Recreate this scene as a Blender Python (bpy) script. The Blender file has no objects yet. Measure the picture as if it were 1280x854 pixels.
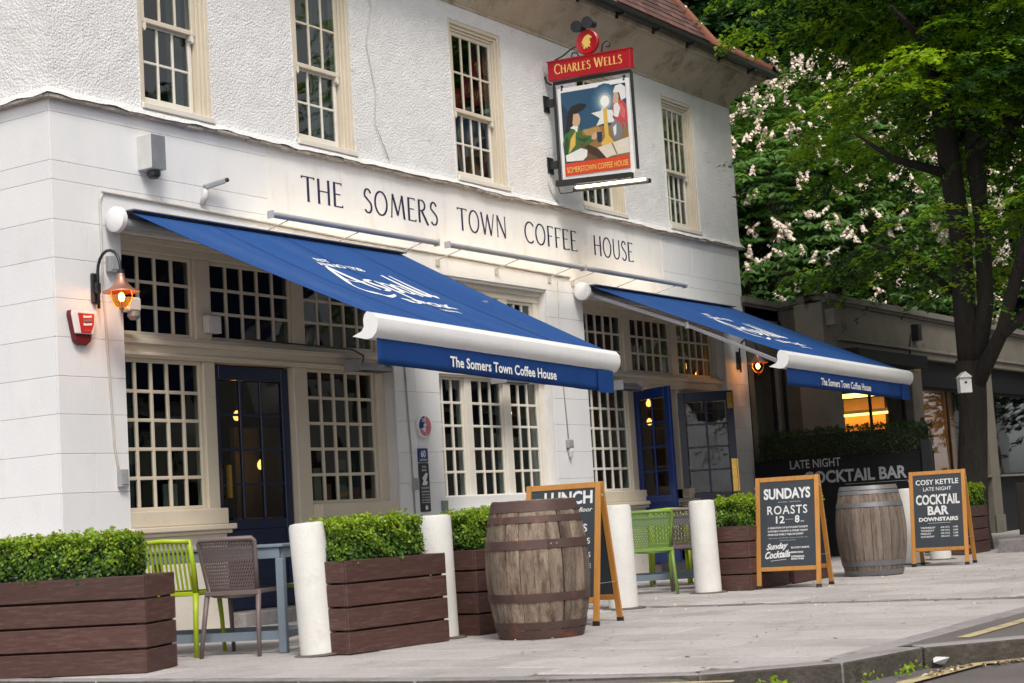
import bpy, bmesh, math, random
import numpy as np
from mathutils import Matrix, Vector, Euler
R = math.radians; PI = math.pi
random.seed(7); rng = np.random.default_rng(11)
S = bpy.context.scene
C = S.collection
# ---------------------------------------------------------------- camera, sky, sun, exposure
cd = bpy.data.cameras.new('camera'); cam = bpy.data.objects.new('camera', cd); C.objects.link(cam)
YAW, PITCH, ROLL = R(33.3), math.atan(219 / 2100), 0.062
fw = Vector((math.cos(YAW) * math.cos(PITCH), math.sin(YAW) * math.cos(PITCH), math.sin(PITCH)))
rt = Vector((math.sin(YAW), -math.cos(YAW), 0)); up = rt.cross(fw)
rx = math.cos(ROLL) * rt - math.sin(ROLL) * up; ux = math.sin(ROLL) * rt + math.cos(ROLL) * up
cam.matrix_world = Matrix(((rx.x, ux.x, -fw.x, 0), (rx.y, ux.y, -fw.y, -10.482), (rx.z, ux.z, -fw.z, 0.82), (0, 0, 0, 1)))
cd.sensor_width = 36; cd.lens = 2100 / 1280 * 36; cd.clip_start = 0.1; cd.clip_end = 2000
cd.dof.use_dof = True; cd.dof.focus_distance = 16.0; cd.dof.aperture_fstop = 5.6
S.camera = cam
S.view_settings.view_transform = 'Standard'; S.view_settings.look = 'None'
S.view_settings.exposure = 0.84; S.view_settings.gamma = 1
SUN_EL, SUN_AZ = R(52), R(222)      # azimuth of the sun, counted from +Y clockwise
w = bpy.data.worlds.new('World'); S.world = w; w.use_nodes = True
nt = w.node_tree; bg = nt.nodes['Background']; sk = nt.nodes.new('ShaderNodeTexSky')
sk.sky_type = 'NISHITA'; sk.sun_disc = False; sk.sun_elevation = SUN_EL; sk.sun_rotation = SUN_AZ
sk.air_density = 1.0; sk.dust_density = 1.5; sk.ozone_density = 1.0
hs = nt.nodes.new('ShaderNodeHueSaturation'); hs.inputs['Saturation'].default_value = 0.04
nt.links.new(sk.outputs[0], hs.inputs['Color']); nt.links.new(hs.outputs[0], bg.inputs[0]); bg.inputs[1].default_value = 0.12
sl = bpy.data.lights.new('sun', 'SUN'); sl.energy = 1.5; sl.angle = R(18); sl.color = (1, 0.93, 0.83)
so = bpy.data.objects.new('sun', sl); C.objects.link(so)
sd = Vector((math.sin(SUN_AZ) * math.cos(SUN_EL), math.cos(SUN_AZ) * math.cos(SUN_EL), math.sin(SUN_EL)))
so.rotation_euler = sd.to_track_quat('Z', 'Y').to_euler(); so.location = (0, -20, 30)
# ---------------------------------------------------------------- object helpers
WM = {}
def props(o, label=None, cat=None, group=None, kind=None):
    if label: o['label'] = label
    if cat: o['category'] = cat
    if group: o['group'] = group
    if kind: o['kind'] = kind
    return o
def thing(name, label, cat, loc=(0, 0, 0), rz=0, group=None, kind=None):
    o = bpy.data.objects.new(name, None); C.objects.link(o); o.empty_display_size = 0.1
    o.location = loc; o.rotation_euler = (0, 0, rz)
    WM[o.name] = Matrix.Translation(loc) @ Matrix.Rotation(rz, 4, 'Z')
    return props(o, label, cat, group, kind)
class MB:
    def __init__(s): s.v = []; s.f = []
    def add(s, vs, fs):
        n = len(s.v); s.v += [tuple(v) for v in vs]; s.f += [tuple(i + n for i in f) for f in fs]; return s
    def box(s, x0, x1, y0, y1, z0, z1, M=None):
        vs = [Vector((x, y, z)) for z in (z0, z1) for y in (y0, y1) for x in (x0, x1)]
        if M is not None: vs = [M @ v for v in vs]
        return s.add(vs, [(0, 2, 3, 1), (4, 5, 7, 6), (0, 1, 5, 4), (2, 6, 7, 3), (0, 4, 6, 2), (1, 3, 7, 5)])
    def bar(s, a, b, w, h, up=(0, 0, 1)):
        a = Vector(a); b = Vector(b); d = b - a; L = d.length; d.normalize(); u = Vector(up)
        x = d.cross(u); x.normalize(); z = x.cross(d)
        M = Matrix(((x.x, d.x, z.x, a.x), (x.y, d.y, z.y, a.y), (x.z, d.z, z.z, a.z), (0, 0, 0, 1)))
        return s.box(-w / 2, w / 2, 0, L, -h / 2, h / 2, M)
    def tube(s, pts, r, n=8, cap=True, flat=1.0):
        pts = [Vector(p) for p in pts]; rs = r if isinstance(r, (list, tuple)) else [r] * len(pts)
        vs = []; fs = []; prev = None
        for i, p in enumerate(pts):
            d = (pts[min(i + 1, len(pts) - 1)] - pts[max(i - 1, 0)]).normalized()
            if prev is None: x = d.orthogonal().normalized() if abs(d.z) > .9 else d.cross(Vector((0, 0, 1))).normalized()
            else: x = (prev - d * prev.dot(d)).normalized()
            prev = x; y = d.cross(x)
            for k in range(n):
                a = 2 * PI * k / n; vs.append(p + (x * math.cos(a) + y * math.sin(a) * flat) * rs[i])
        for i in range(len(pts) - 1):
            for k in range(n):
                a = i * n + k; b = i * n + (k + 1) % n; fs.append((a, b, b + n, a + n))
        if cap: fs.append(tuple(range(n))[::-1]); fs.append(tuple(range(len(vs) - n, len(vs))))
        return s.add(vs, fs)
    def lathe(s, prof, n=24, c=(0, 0, 0), M=None, cap=True):
        vs = []; fs = []
        for (r, z) in prof:
            for k in range(n):
                a = 2 * PI * k / n; v = Vector((r * math.cos(a), r * math.sin(a), z))
                if M is not None: v = M @ v
                vs.append(v + Vector(c))
        for i in range(len(prof) - 1):
            for k in range(n):
                a = i * n + k; b = i * n + (k + 1) % n; fs.append((a, b, b + n, a + n))
        if cap: fs.append(tuple(range(n))[::-1]); fs.append(tuple(range(len(vs) - n, len(vs))))
        return s.add(vs, fs)
    def prism(s, poly, d, M=None):          # poly in xy, extruded 0..d in z, mapped by M
        n = len(poly); vs = [Vector((x, y, z)) for z in (0, d) for (x, y) in poly]
        if M is not None: vs = [M @ v for v in vs]
        return s.add(vs, [tuple(range(n))[::-1], tuple(range(n, 2 * n))] + [(i, (i + 1) % n, (i + 1) % n + n, i + n) for i in range(n)])
    def mesh(s, M=None):
        me = bpy.data.meshes.new('m'); vs = s.v
        if M is not None: vs = [M @ Vector(v) for v in vs]
        me.from_pydata([tuple(v) for v in vs], [], s.f)
        bm = bmesh.new(); bm.from_mesh(me); bmesh.ops.recalc_face_normals(bm, faces=bm.faces); bm.to_mesh(me); bm.free()
        return me
def link(name, me, m, parent=None, kind=None, label=None):
    me.name = name
    o = bpy.data.objects.new(name, me); C.objects.link(o)
    if m is not None and len(me.materials) == 0: me.materials.append(m)
    if parent is not None: o.parent = parent; WM[o.name] = WM[parent.name]
    else: WM[o.name] = Matrix.Identity(4)
    return props(o, label=label, kind=kind)
def build(mb, name, m, parent=None, world=True, smooth=False, bevel=0, kind=None, label=None, seg=1):
    M = WM[parent.name].inverted() if (parent is not None and world) else None
    me = mb.mesh(M)
    if smooth:
        me.polygons.foreach_set('use_smooth', [True] * len(me.polygons))
    o = link(name, me, m, parent, kind, label)
    if bevel:
        b = o.modifiers.new('b', 'BEVEL'); b.width = bevel; b.segments = seg; b.limit_method = 'ANGLE'; b.angle_limit = R(40)
    return o
def tree_children(o): return [c for c in bpy.data.objects if c.parent == o]
KIDS = {}
def copy_tree(o, loc, rz, label=None, kids=None):
    r = o.copy(); C.objects.link(r); r.location = loc; r.rotation_euler = (0, 0, rz)
    if label: r['label'] = label
    WM[r.name] = Matrix.Translation(loc) @ Matrix.Rotation(rz, 4, 'Z')
    def rec(src, dst):
        for ch in (kids or {}).get(src.name, None) or tree_children(src):
            c = ch.copy(); C.objects.link(c); c.parent = dst; WM[c.name] = WM[r.name]; rec(ch, c)
    rec(o, r); return r
def shade_auto(o, ang=35):
    me = o.data; me.polygons.foreach_set('use_smooth', [True] * len(me.polygons))
    bm = bmesh.new(); bm.from_mesh(me)
    for e in bm.edges:
        if len(e.link_faces) == 2 and e.calc_face_angle(0) > R(ang): e.smooth = False
    bm.to_mesh(me); bm.free(); return o
# ---------------------------------------------------------------- materials
def mat(name, col, rough=0.7, col2=None, scale=4.0, amt=0.5, bump=0.0, bscale=40.0, metal=0.0, spec=0.5, stretch=(1, 1, 1),
        dirt=None, dscale=1.2, damt=0.0, coat=0, rnd=0.0, emit=None, estr=0, bdist=0.01, objc=False, bdet=4, dlo=.5, dhi=.75):
    m = bpy.data.materials.new(name); m.use_nodes = True; n = m.node_tree.nodes; l = m.node_tree.links
    b = n['Principled BSDF']; b.inputs['Roughness'].default_value = rough; b.inputs['Metallic'].default_value = metal
    b.inputs['Specular IOR Level'].default_value = spec; b.inputs['Coat Weight'].default_value = coat
    b.inputs['Base Color'].default_value = (*col, 1)
    if emit: b.inputs['Emission Color'].default_value = (*emit, 1); b.inputs['Emission Strength'].default_value = estr
    if objc:
        tc = n.new('ShaderNodeTexCoord'); src = tc.outputs['Object']
        oi = n.new('ShaderNodeObjectInfo'); va = n.new('ShaderNodeVectorMath'); va.operation = 'ADD'
        sc_ = n.new('ShaderNodeMath'); sc_.operation = 'MULTIPLY'; sc_.inputs[1].default_value = 37.0
        l.new(oi.outputs['Random'], sc_.inputs[0]); l.new(src, va.inputs[0]); l.new(sc_.outputs[0], va.inputs[1]); src = va.outputs[0]
    else: g = n.new('ShaderNodeNewGeometry'); src = g.outputs['Position']
    mp = n.new('ShaderNodeMapping'); mp.inputs['Scale'].default_value = stretch; l.new(src, mp.inputs['Vector']); vec = mp.outputs[0]
    cur = None
    if col2 is not None:
        t = n.new('ShaderNodeTexNoise'); t.inputs['Scale'].default_value = scale; t.inputs['Detail'].default_value = 6; t.inputs['Roughness'].default_value = .65
        l.new(vec, t.inputs['Vector']); r_ = n.new('ShaderNodeValToRGB')
        r_.color_ramp.elements[0].position = .5 - amt / 2; r_.color_ramp.elements[1].position = .5 + amt / 2
        r_.color_ramp.elements[0].color = (*col, 1); r_.color_ramp.elements[1].color = (*col2, 1)
        l.new(t.outputs['Fac'], r_.inputs['Fac']); cur = r_.outputs[0]
    if dirt is not None:
        t = n.new('ShaderNodeTexNoise'); t.inputs['Scale'].default_value = dscale; t.inputs['Detail'].default_value = 8; t.inputs['Roughness'].default_value = .7
        l.new(vec, t.inputs['Vector']); r_ = n.new('ShaderNodeMapRange'); r_.inputs['From Min'].default_value = dlo; r_.inputs['From Max'].default_value = dhi
        r_.inputs['To Max'].default_value = damt; l.new(t.outputs['Fac'], r_.inputs['Value'])
        mx = n.new('ShaderNodeMix'); mx.data_type = 'RGBA'; l.new(r_.outputs[0], mx.inputs['Factor'])
        if cur: l.new(cur, mx.inputs['A'])
        else: mx.inputs['A'].default_value = (*col, 1)
        mx.inputs['B'].default_value = (*dirt, 1); cur = mx.outputs['Result']
    if rnd:
        oi = n.new('ShaderNodeObjectInfo'); mr = n.new('ShaderNodeMapRange'); mr.inputs['To Min'].default_value = 1 - rnd; mr.inputs['To Max'].default_value = 1 + rnd
        l.new(oi.outputs['Random'], mr.inputs['Value']); h = n.new('ShaderNodeHueSaturation'); l.new(mr.outputs[0], h.inputs['Value'])
        if cur: l.new(cur, h.inputs['Color'])
        else: h.inputs['Color'].default_value = (*col, 1)
        cur = h.outputs[0]
    if cur: l.new(cur, b.inputs['Base Color'])
    if bump:
        t = n.new('ShaderNodeTexNoise'); t.inputs['Scale'].default_value = bscale; t.inputs['Detail'].default_value = bdet
        l.new(vec, t.inputs['Vector']); bp = n.new('ShaderNodeBump'); bp.inputs['Strength'].default_value = bump; bp.inputs['Distance'].default_value = bdist
        l.new(t.outputs['Fac'], bp.inputs['Height']); l.new(bp.outputs[0], b.inputs['Normal'])
    return m
M = {}
M['white_render'] = mat('white_render', (.755, .745, .745), .75, (.68, .67, .67), 1.6, .5, .35, 60, dirt=(.46, .42, .37), dscale=3.2, damt=.5, bdist=.004, dlo=.54, dhi=.8, stretch=(1.6, 1.6, .45))
M['block'] = mat('painted_block', (.76, .75, .755), .7, (.68, .685, .71), 2.2, .6, .4, 70, rnd=.025, dirt=(.52, .49, .46), dscale=3.0, damt=.3, bdist=.006, dlo=.56, dhi=.8, stretch=(1.3, 1.3, .6))
M['roughcast'] = mat('roughcast', (.77, .765, .77), .9, (.68, .67, .665), 3.5, .5, .95, 48, dirt=(.36, .30, .25), dscale=5, damt=.6, bdist=.020, bdet=6, dlo=.60, dhi=.76)
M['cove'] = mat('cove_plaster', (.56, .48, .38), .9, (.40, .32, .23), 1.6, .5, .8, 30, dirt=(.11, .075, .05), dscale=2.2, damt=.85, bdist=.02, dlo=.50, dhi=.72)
M['ledge'] = mat('weathered_ledge', (.52, .48, .43), .95, (.25, .20, .17), 9, .5, 1, 30, bdist=.02)
M['cream'] = mat('cream_gloss_paint', (.66, .585, .47), .42, (.58, .51, .40), 3, .6, .25, 25, dirt=(.36, .27, .17), dscale=6, damt=.4, bdist=.003, dlo=.6, dhi=.75)
M['cream_pale'] = mat('pale_cream_paint', (.73, .69, .63), .45, (.66, .61, .53), 3, .6, .25, 25, dirt=(.45, .36, .26), dscale=6, damt=.4, bdist=.003, dlo=.6, dhi=.75)
M['navy'] = mat('navy_door_paint', (.006, .013, .045), .28, (.010, .018, .055), 5, .5, .15, 30, bdist=.002)
M['blue_door'] = mat('blue_door_paint', (.004, .026, .15), .28, (.003, .02, .11), 5, .5, .15, 30, bdist=.002)
M['fabric'] = mat('blue_awning_fabric', (.007, .052, .20), .8, (.011, .070, .255), .9, .6, .3, 260, stretch=(1.2, .25, .25), bdist=.002, spec=.25, dirt=(.05, .11, .27), dscale=1.6, damt=.55)
M['valance'] = mat('blue_valance_fabric', (.004, .034, .15), .8, (.006, .044, .19), 2.5, .6, .2, 200, bdist=.002, spec=.25)
M['white_pvc'] = mat('white_powder_coat', (.80, .80, .81), .35, (.74, .74, .76), 3, .5, .05, 20, dirt=(.5, .48, .45), dscale=5, damt=.25)
M['print_white'] = mat('white_print', (.78, .80, .84), .7, (.66, .69, .76), 25, .5)
M['rail_metal'] = mat('pale_grey_metal', (.46, .46, .49), .45, (.38, .38, .40), 6, .5)
M['grey_metal'] = mat('grey_metal', (.30, .30, .33), .4, (.24, .24, .27), 6, .5, metal=.4, bump=.1)
M['black_metal'] = mat('black_metal', (.012, .013, .016), .38, (.02, .02, .024), 12, .5, .2, 50)
M['plastic_white'] = mat('white_plastic', (.62, .62, .62), .45, (.52, .51, .49), 8, .5)
M['plastic_grey'] = mat('grey_plastic', (.33, .34, .35), .5, (.26, .27, .28), 8, .5)
M['copper'] = mat('weathered_copper', (.36, .15, .10), .42, (.46, .26, .20), 14, .5, .3, 60, metal=.65)
M['timber'] = mat('dark_stained_timber', (.092, .036, .028), .6, (.040, .017, .015), 3, .55, .5, 30, stretch=(3, 3, 26), rnd=.16, objc=True, bdist=.003, dirt=(.19, .12, .10), dscale=2.4, damt=.5)
M['timber_post'] = mat('planter_post_timber', (.045, .02, .017), .7, (.03, .014, .012), 6, .5, .4, 30)
M['soil'] = mat('planter_soil', (.03, .02, .014), .95, (.05, .035, .025), 20, .5, 1, 60)
M['stave'] = mat('weathered_oak_stave', (.31, .245, .19), .88, (.085, .052, .034), 1.9, .42, 1, 17, stretch=(7, 7, 1.5), rnd=.36, objc=True, bdist=.014, dirt=(.05, .028, .018), dscale=2.6, damt=.9, dlo=.48, dhi=.66)
M['stave_grey'] = mat('grey_weathered_stave', (.25, .20, .165), .88, (.12, .095, .08), 1.1, .55, .9, 14, stretch=(9, 9, 1.2), rnd=.2, objc=True, bdist=.012, dirt=(.10, .05, .025), dscale=2.2, damt=.75, dlo=.48, dhi=.68)
M['rust_hoop'] = mat('rusted_hoop', (.065, .034, .030), .6, (.10, .062, .055), 6, .6, .5, 40, metal=.3, dirt=(.24, .07, .02), dscale=7, damt=.9, bdist=.003, dlo=.56, dhi=.7)
M['grey_hoop'] = mat('galvanised_hoop', (.24, .25, .27), .5, (.15, .15, .16), 9, .6, .4, 40, metal=.5, dirt=(.20, .09, .04), dscale=8, damt=.6, bdist=.003)
M['oak'] = mat('varnished_oak', (.50, .235, .050), .42, (.36, .15, .030), 2.2, .6, .35, 30, stretch=(9, 9, 1.5), objc=True, bdist=.002, rnd=.08, dirt=(.16, .07, .025), dscale=3, damt=.5, dlo=.6, dhi=.75)
M['chalkboard'] = mat('chalkboard', (.020, .027, .036), .6, (.030, .038, .048), 5, .6, .1, 20)
M['chalk'] = mat('chalk_lettering', (.74, .74, .74), .85, (.50, .51, .53), 60, .5)
M['chalk_dim'] = mat('faint_chalk', (.50, .51, .53), .85, (.30, .31, .33), 60, .5)
M['concrete_white'] = mat('painted_bollard', (.68, .67, .65), .8, (.60, .585, .56), 6, .5, .6, 60, dirt=(.34, .31, .27), dscale=5, damt=.5, bdist=.005, dlo=.56, dhi=.78)
M['lime'] = mat('lime_plastic', (.36, .46, .010), .42, (.31, .41, .010), 5, .5, dirt=(.2, .26, .03), dscale=7, damt=.3)
M['green'] = mat('green_plastic', (.17, .29, .05), .45, (.14, .24, .045), 5, .5, dirt=(.10, .14, .05), dscale=7, damt=.3)
M['taupe'] = mat('taupe_plastic', (.155, .115, .11), .48, (.125, .095, .092), 5, .5, dirt=(.2, .17, .16), dscale=7, damt=.3)
M['table_grey'] = mat('blue_grey_table', (.19, .235, .29), .42, (.15, .19, .24), 4, .5, dirt=(.12, .13, .14), dscale=6, damt=.4)
M['slab'] = mat('concrete_paving_slab', (.52, .485, .485), .88, (.30, .275, .27), 38, .7, 1, 90, rnd=.12, dirt=(.22, .19, .175), dscale=1.7, damt=.6, bdist=.006, dlo=.48, dhi=.72)
M['sett'] = mat('granite_sett', (.25, .22, .21), .9, (.14, .125, .12), 14, .5, 1, 50, rnd=.3, bdist=.01)
M['mortar'] = mat('joint_sand', (.060, .047, .038), .95, (.15, .125, .10), 12, .5, .8, 80)
M['asphalt'] = mat('asphalt', (.12, .105, .105), .93, (.17, .15, .15), 60, .6, 1, 160, dirt=(.075, .065, .06), dscale=.9, damt=.7, bdist=.008)
M['kerb'] = mat('granite_kerb', (.30, .27, .27), .85, (.22, .21, .22), 14, .6, .7, 70, rnd=.14, dirt=(.09, .08, .05), dscale=3.5, damt=.8, bdist=.008, dlo=.5, dhi=.7)
M['yellow'] = mat('worn_road_paint', (.52, .42, .20), .85, (.40, .34, .22), 18, .5, .5, 90, dirt=(.14, .12, .11), dscale=9, damt=.8, dlo=.5, dhi=.66)
M['earth'] = mat('far_ground', (.12, .11, .10), .95, (.16, .15, .14), 1, .5)
M['tile'] = mat('clay_roof_tile', (.13, .048, .036), .8, (.07, .034, .032), 7, .6, .8, 40, rnd=.5, dirt=(.09, .085, .07), dscale=6, damt=.7, bdist=.008)
M['hip_tile'] = mat('orange_hip_tile', (.27, .09, .05), .8, (.14, .06, .045), 7, .6, .6, 40, rnd=.25, bdist=.006)
M['lead'] = mat('lead_flashing', (.22, .23, .25), .55, (.15, .16, .18), 8, .5)
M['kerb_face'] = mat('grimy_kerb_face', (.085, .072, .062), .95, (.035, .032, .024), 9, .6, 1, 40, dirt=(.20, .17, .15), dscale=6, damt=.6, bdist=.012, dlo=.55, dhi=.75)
M['dark_render'] = mat('aged_grey_render', (.175, .155, .125), .9, (.125, .112, .092), 2.2, .6, .6, 30, dirt=(.08, .07, .06), dscale=2.4, damt=.7, bdist=.006)
M['coping'] = mat('grey_coping', (.20, .185, .165), .9, (.12, .11, .10), 5, .5, .6, 30)
M['dark_panel'] = mat('dark_shop_panel', (.007, .008, .011), .6, (.011, .012, .015), 4, .5, spec=.25)
M['room'] = mat('dim_interior_wall', (.075, .055, .04), .9, (.05, .038, .03), 2, .5)
M['warm_room'] = mat('warm_interior_wall', (.40, .25, .10), .9, (.28, .17, .07), 2, .5)
M['floorboard'] = mat('interior_floor', (.06, .035, .02), .6, (.04, .022, .015), 4, .5)
M['curtain'] = mat('grey_curtain', (.16, .17, .165), .9, (.09, .10, .10), 3, .5, stretch=(14, 1, 1))
M['red_curtain'] = mat('red_brown_blind', (.42, .13, .07), .85, (.28, .085, .05), 6, .5)
M['pale_blind'] = mat('pale_green_blind', (.22, .25, .22), .8, (.18, .21, .19), 3, .5)
M['bark'] = mat('dark_bark', (.040, .032, .026), .95, (.016, .013, .011), 5, .5, 1, 16, stretch=(3, 3, .7), bdist=.04)
M['ink'] = mat('navy_sign_paint', (.012, .014, .055), .5, (.02, .022, .07), 20, .5)
M['sign_red'] = mat('sign_red', (.40, .006, .016), .35, (.34, .006, .014), 6, .5)
M['sign_orange'] = mat('sign_orange_red', (.62, .055, .015), .45, (.52, .045, .012), 6, .5)
M['gold'] = mat('gold_lettering', (.78, .52, .14), .4, (.66, .40, .09), 12, .5)
M['brass'] = mat('polished_brass', (.72, .46, .12), .22, (.52, .30, .07), 10, .5, metal=.9)
M['cable'] = mat('white_cable', (.55, .52, .49), .6, (.42, .38, .34), 9, .5)
for nm, c in dict(p_blue=(.02, .075, .145), p_navy=(.012, .035, .075), p_green=(.05, .13, .03), p_brown=(.13, .065, .028), p_table=(.28, .15, .045), p_skin=(.58, .36, .24),
                  p_white=(.72, .72, .70), p_red=(.50, .06, .065), p_black=(.012, .012, .014), p_grey=(.19, .19, .20), p_gold=(.66, .42, .08), p_page=(.66, .60, .50),
                  s_blue=(.018, .035, .17), s_pink=(.55, .17, .20), s_white=(.76, .76, .77), s_red=(.46, .02, .02), s_maroon=(.13, .008, .012), wood_post=(.10, .08, .065)).items():
    M[nm] = mat(nm, c, .5, tuple(x * .86 for x in c), 9, .5)
M['p_glow'] = mat('painted_candle_glow', (.80, .80, .72), .5, (.75, .78, .72), 9, .5)
M['s_yellow'] = mat('yellow_print', (.75, .55, .05), .5)
def emis(name, c, s):
    m = bpy.data.materials.new(name); m.use_nodes = True; b = m.node_tree.nodes['Principled BSDF']
    b.inputs['Base Color'].default_value = (*c, 1); b.inputs['Emission Color'].default_value = (*c, 1); b.inputs['Emission Strength'].default_value = s; return m
M['tube_lit'] = emis('lit_tube', (1, .86, .55), 9)
M['trough_lit'] = emis('lit_trough_tube', (1, .80, .52), 9)
M['bulb'] = emis('lit_bulb', (1, .55, .12), 60)
M['pendant'] = emis('pendant_bulb', (1, .42, .09), 9)
M['ceiling_lit'] = emis('lit_ceiling_panel', (1, .52, .13), 4.5)
def glass(name, tint, rough=.02, trans=.88, bump=0.25, ior=1.65):
    m = bpy.data.materials.new(name); m.use_nodes = True; n = m.node_tree.nodes; l = m.node_tree.links
    n.remove(n['Principled BSDF']); out = n['Material Output']
    tr = n.new('ShaderNodeBsdfTransparent'); tr.inputs[0].default_value = (*[t * trans for t in tint], 1)
    gl = n.new('ShaderNodeBsdfGlossy'); gl.inputs['Roughness'].default_value = rough; gl.inputs[0].default_value = (.9, .93, .95, 1)
    fr = n.new('ShaderNodeFresnel'); fr.inputs['IOR'].default_value = ior; mx = n.new('ShaderNodeMixShader')
    if bump:
        g = n.new('ShaderNodeNewGeometry'); t = n.new('ShaderNodeTexNoise'); t.inputs['Scale'].default_value = 2.2; t.inputs['Detail'].default_value = 1
        l.new(g.outputs['Position'], t.inputs['Vector']); bp = n.new('ShaderNodeBump'); bp.inputs['Strength'].default_value = bump; bp.inputs['Distance'].default_value = .02
        l.new(t.outputs['Fac'], bp.inputs['Height']); l.new(bp.outputs[0], gl.inputs['Normal']); l.new(bp.outputs[0], fr.inputs['Normal'])
    gb = n.new('ShaderNodeNewGeometry'); iv = n.new('ShaderNodeMath'); iv.operation = 'SUBTRACT'; iv.inputs[0].default_value = 1; l.new(gb.outputs['Backfacing'], iv.inputs[1])
    ml = n.new('ShaderNodeMath'); ml.operation = 'MULTIPLY'; l.new(fr.outputs[0], ml.inputs[0]); l.new(iv.outputs[0], ml.inputs[1]); l.new(ml.outputs[0], mx.inputs[0]); l.new(tr.outputs[0], mx.inputs[1]); l.new(gl.outputs[0], mx.inputs[2]); l.new(mx.outputs[0], out.inputs[0])
    return m
M['glass'] = glass('window_glass', (.75, .82, .80))
M['glass_door'] = glass('door_glass', (.45, .47, .47), ior=1.5)
M['glass_clear'] = glass('clear_shop_glass', (.9, .92, .9), bump=.05)
M['amber_glass'] = glass('amber_glass', (1, .62, .22), bump=0)
def leafmat(name, c, tr=.35, rough=.45):
    m = bpy.data.materials.new(name); m.use_nodes = True; n = m.node_tree.nodes; l = m.node_tree.links
    b = n['Principled BSDF']; b.inputs['Base Color'].default_value = (*c, 1); b.inputs['Roughness'].default_value = rough; b.inputs['Specular IOR Level'].default_value = .4
    t = n.new('ShaderNodeBsdfTranslucent'); t.inputs[0].default_value = (c[0] * 1.3, c[1] * 1.25, c[2] * .6, 1)
    mx = n.new('ShaderNodeMixShader'); mx.inputs[0].default_value = tr
    l.new(b.outputs[0], mx.inputs[1]); l.new(t.outputs[0], mx.inputs[2]); l.new(mx.outputs[0], n['Material Output'].inputs[0]); return m
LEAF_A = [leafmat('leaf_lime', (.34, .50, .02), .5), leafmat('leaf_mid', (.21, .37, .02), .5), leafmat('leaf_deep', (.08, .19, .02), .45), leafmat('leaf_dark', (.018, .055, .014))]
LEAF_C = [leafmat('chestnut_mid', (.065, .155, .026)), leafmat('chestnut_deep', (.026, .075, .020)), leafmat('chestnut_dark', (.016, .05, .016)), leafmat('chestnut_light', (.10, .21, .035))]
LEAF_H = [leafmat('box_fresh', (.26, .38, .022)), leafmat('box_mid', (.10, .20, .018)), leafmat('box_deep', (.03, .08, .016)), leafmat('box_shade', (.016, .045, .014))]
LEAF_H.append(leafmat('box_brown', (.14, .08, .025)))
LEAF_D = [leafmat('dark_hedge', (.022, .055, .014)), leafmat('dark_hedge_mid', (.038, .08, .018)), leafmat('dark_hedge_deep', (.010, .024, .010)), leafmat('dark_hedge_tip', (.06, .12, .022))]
M['blossom'] = mat('blossom', (.80, .68, .58), .8, (.70, .52, .44), 30, .5)
# ---------------------------------------------------------------- lettering
def text_mesh(s, bold=0.0, shear=0.0, space=1.0, res=3):
    cu = bpy.data.curves.new('t', 'FONT'); cu.body = s; cu.offset = bold; cu.shear = shear; cu.space_character = space; cu.resolution_u = res; cu.size = 1
    o = bpy.data.objects.new('t', cu); C.objects.link(o); bpy.context.view_layer.update()
    me = bpy.data.meshes.new_from_object(o.evaluated_get(bpy.context.evaluated_depsgraph_get())); bpy.data.objects.remove(o); bpy.data.curves.remove(cu); return me
def text(parent, name, s, m, org, xd, ud, width, height=None, align='l', bold=0.0, shear=0.0, space=1.0, th=.0015, res=3, label=None):
    """flat lettering: org = lower left (or centre/right) of the text, xd reading direction, ud up direction"""
    me = text_mesh(s, bold, shear, space, res); co = np.empty(len(me.vertices) * 3); me.vertices.foreach_get('co', co); co = co.reshape(-1, 3)
    mn = co.min(0); mx = co.max(0); w_ = mx[0] - mn[0]; h_ = mx[1] - mn[1]; sx = width / w_; sy = (height / h_) if height else sx
    a = {'l': 0, 'c': .5, 'r': 1}[align]; co[:, 0] = (co[:, 0] - mn[0] - a * w_) * sx; co[:, 1] = (co[:, 1] - mn[1]) * sy
    xd = np.array(Vector(xd).normalized()); ud = np.array(Vector(ud).normalized()); nd = np.cross(xd, ud)
    out = np.array(org) + co[:, :1] * xd + co[:, 1:2] * ud + nd * th
    Mi = np.array(WM[parent.name].inverted()) if parent is not None else np.eye(4)
    out = out @ Mi[:3, :3].T + Mi[:3, 3]
    me.vertices.foreach_set('co', out.ravel()); me.update(); me.materials.clear()
    return link(name, me, m, parent, label=label)
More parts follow.
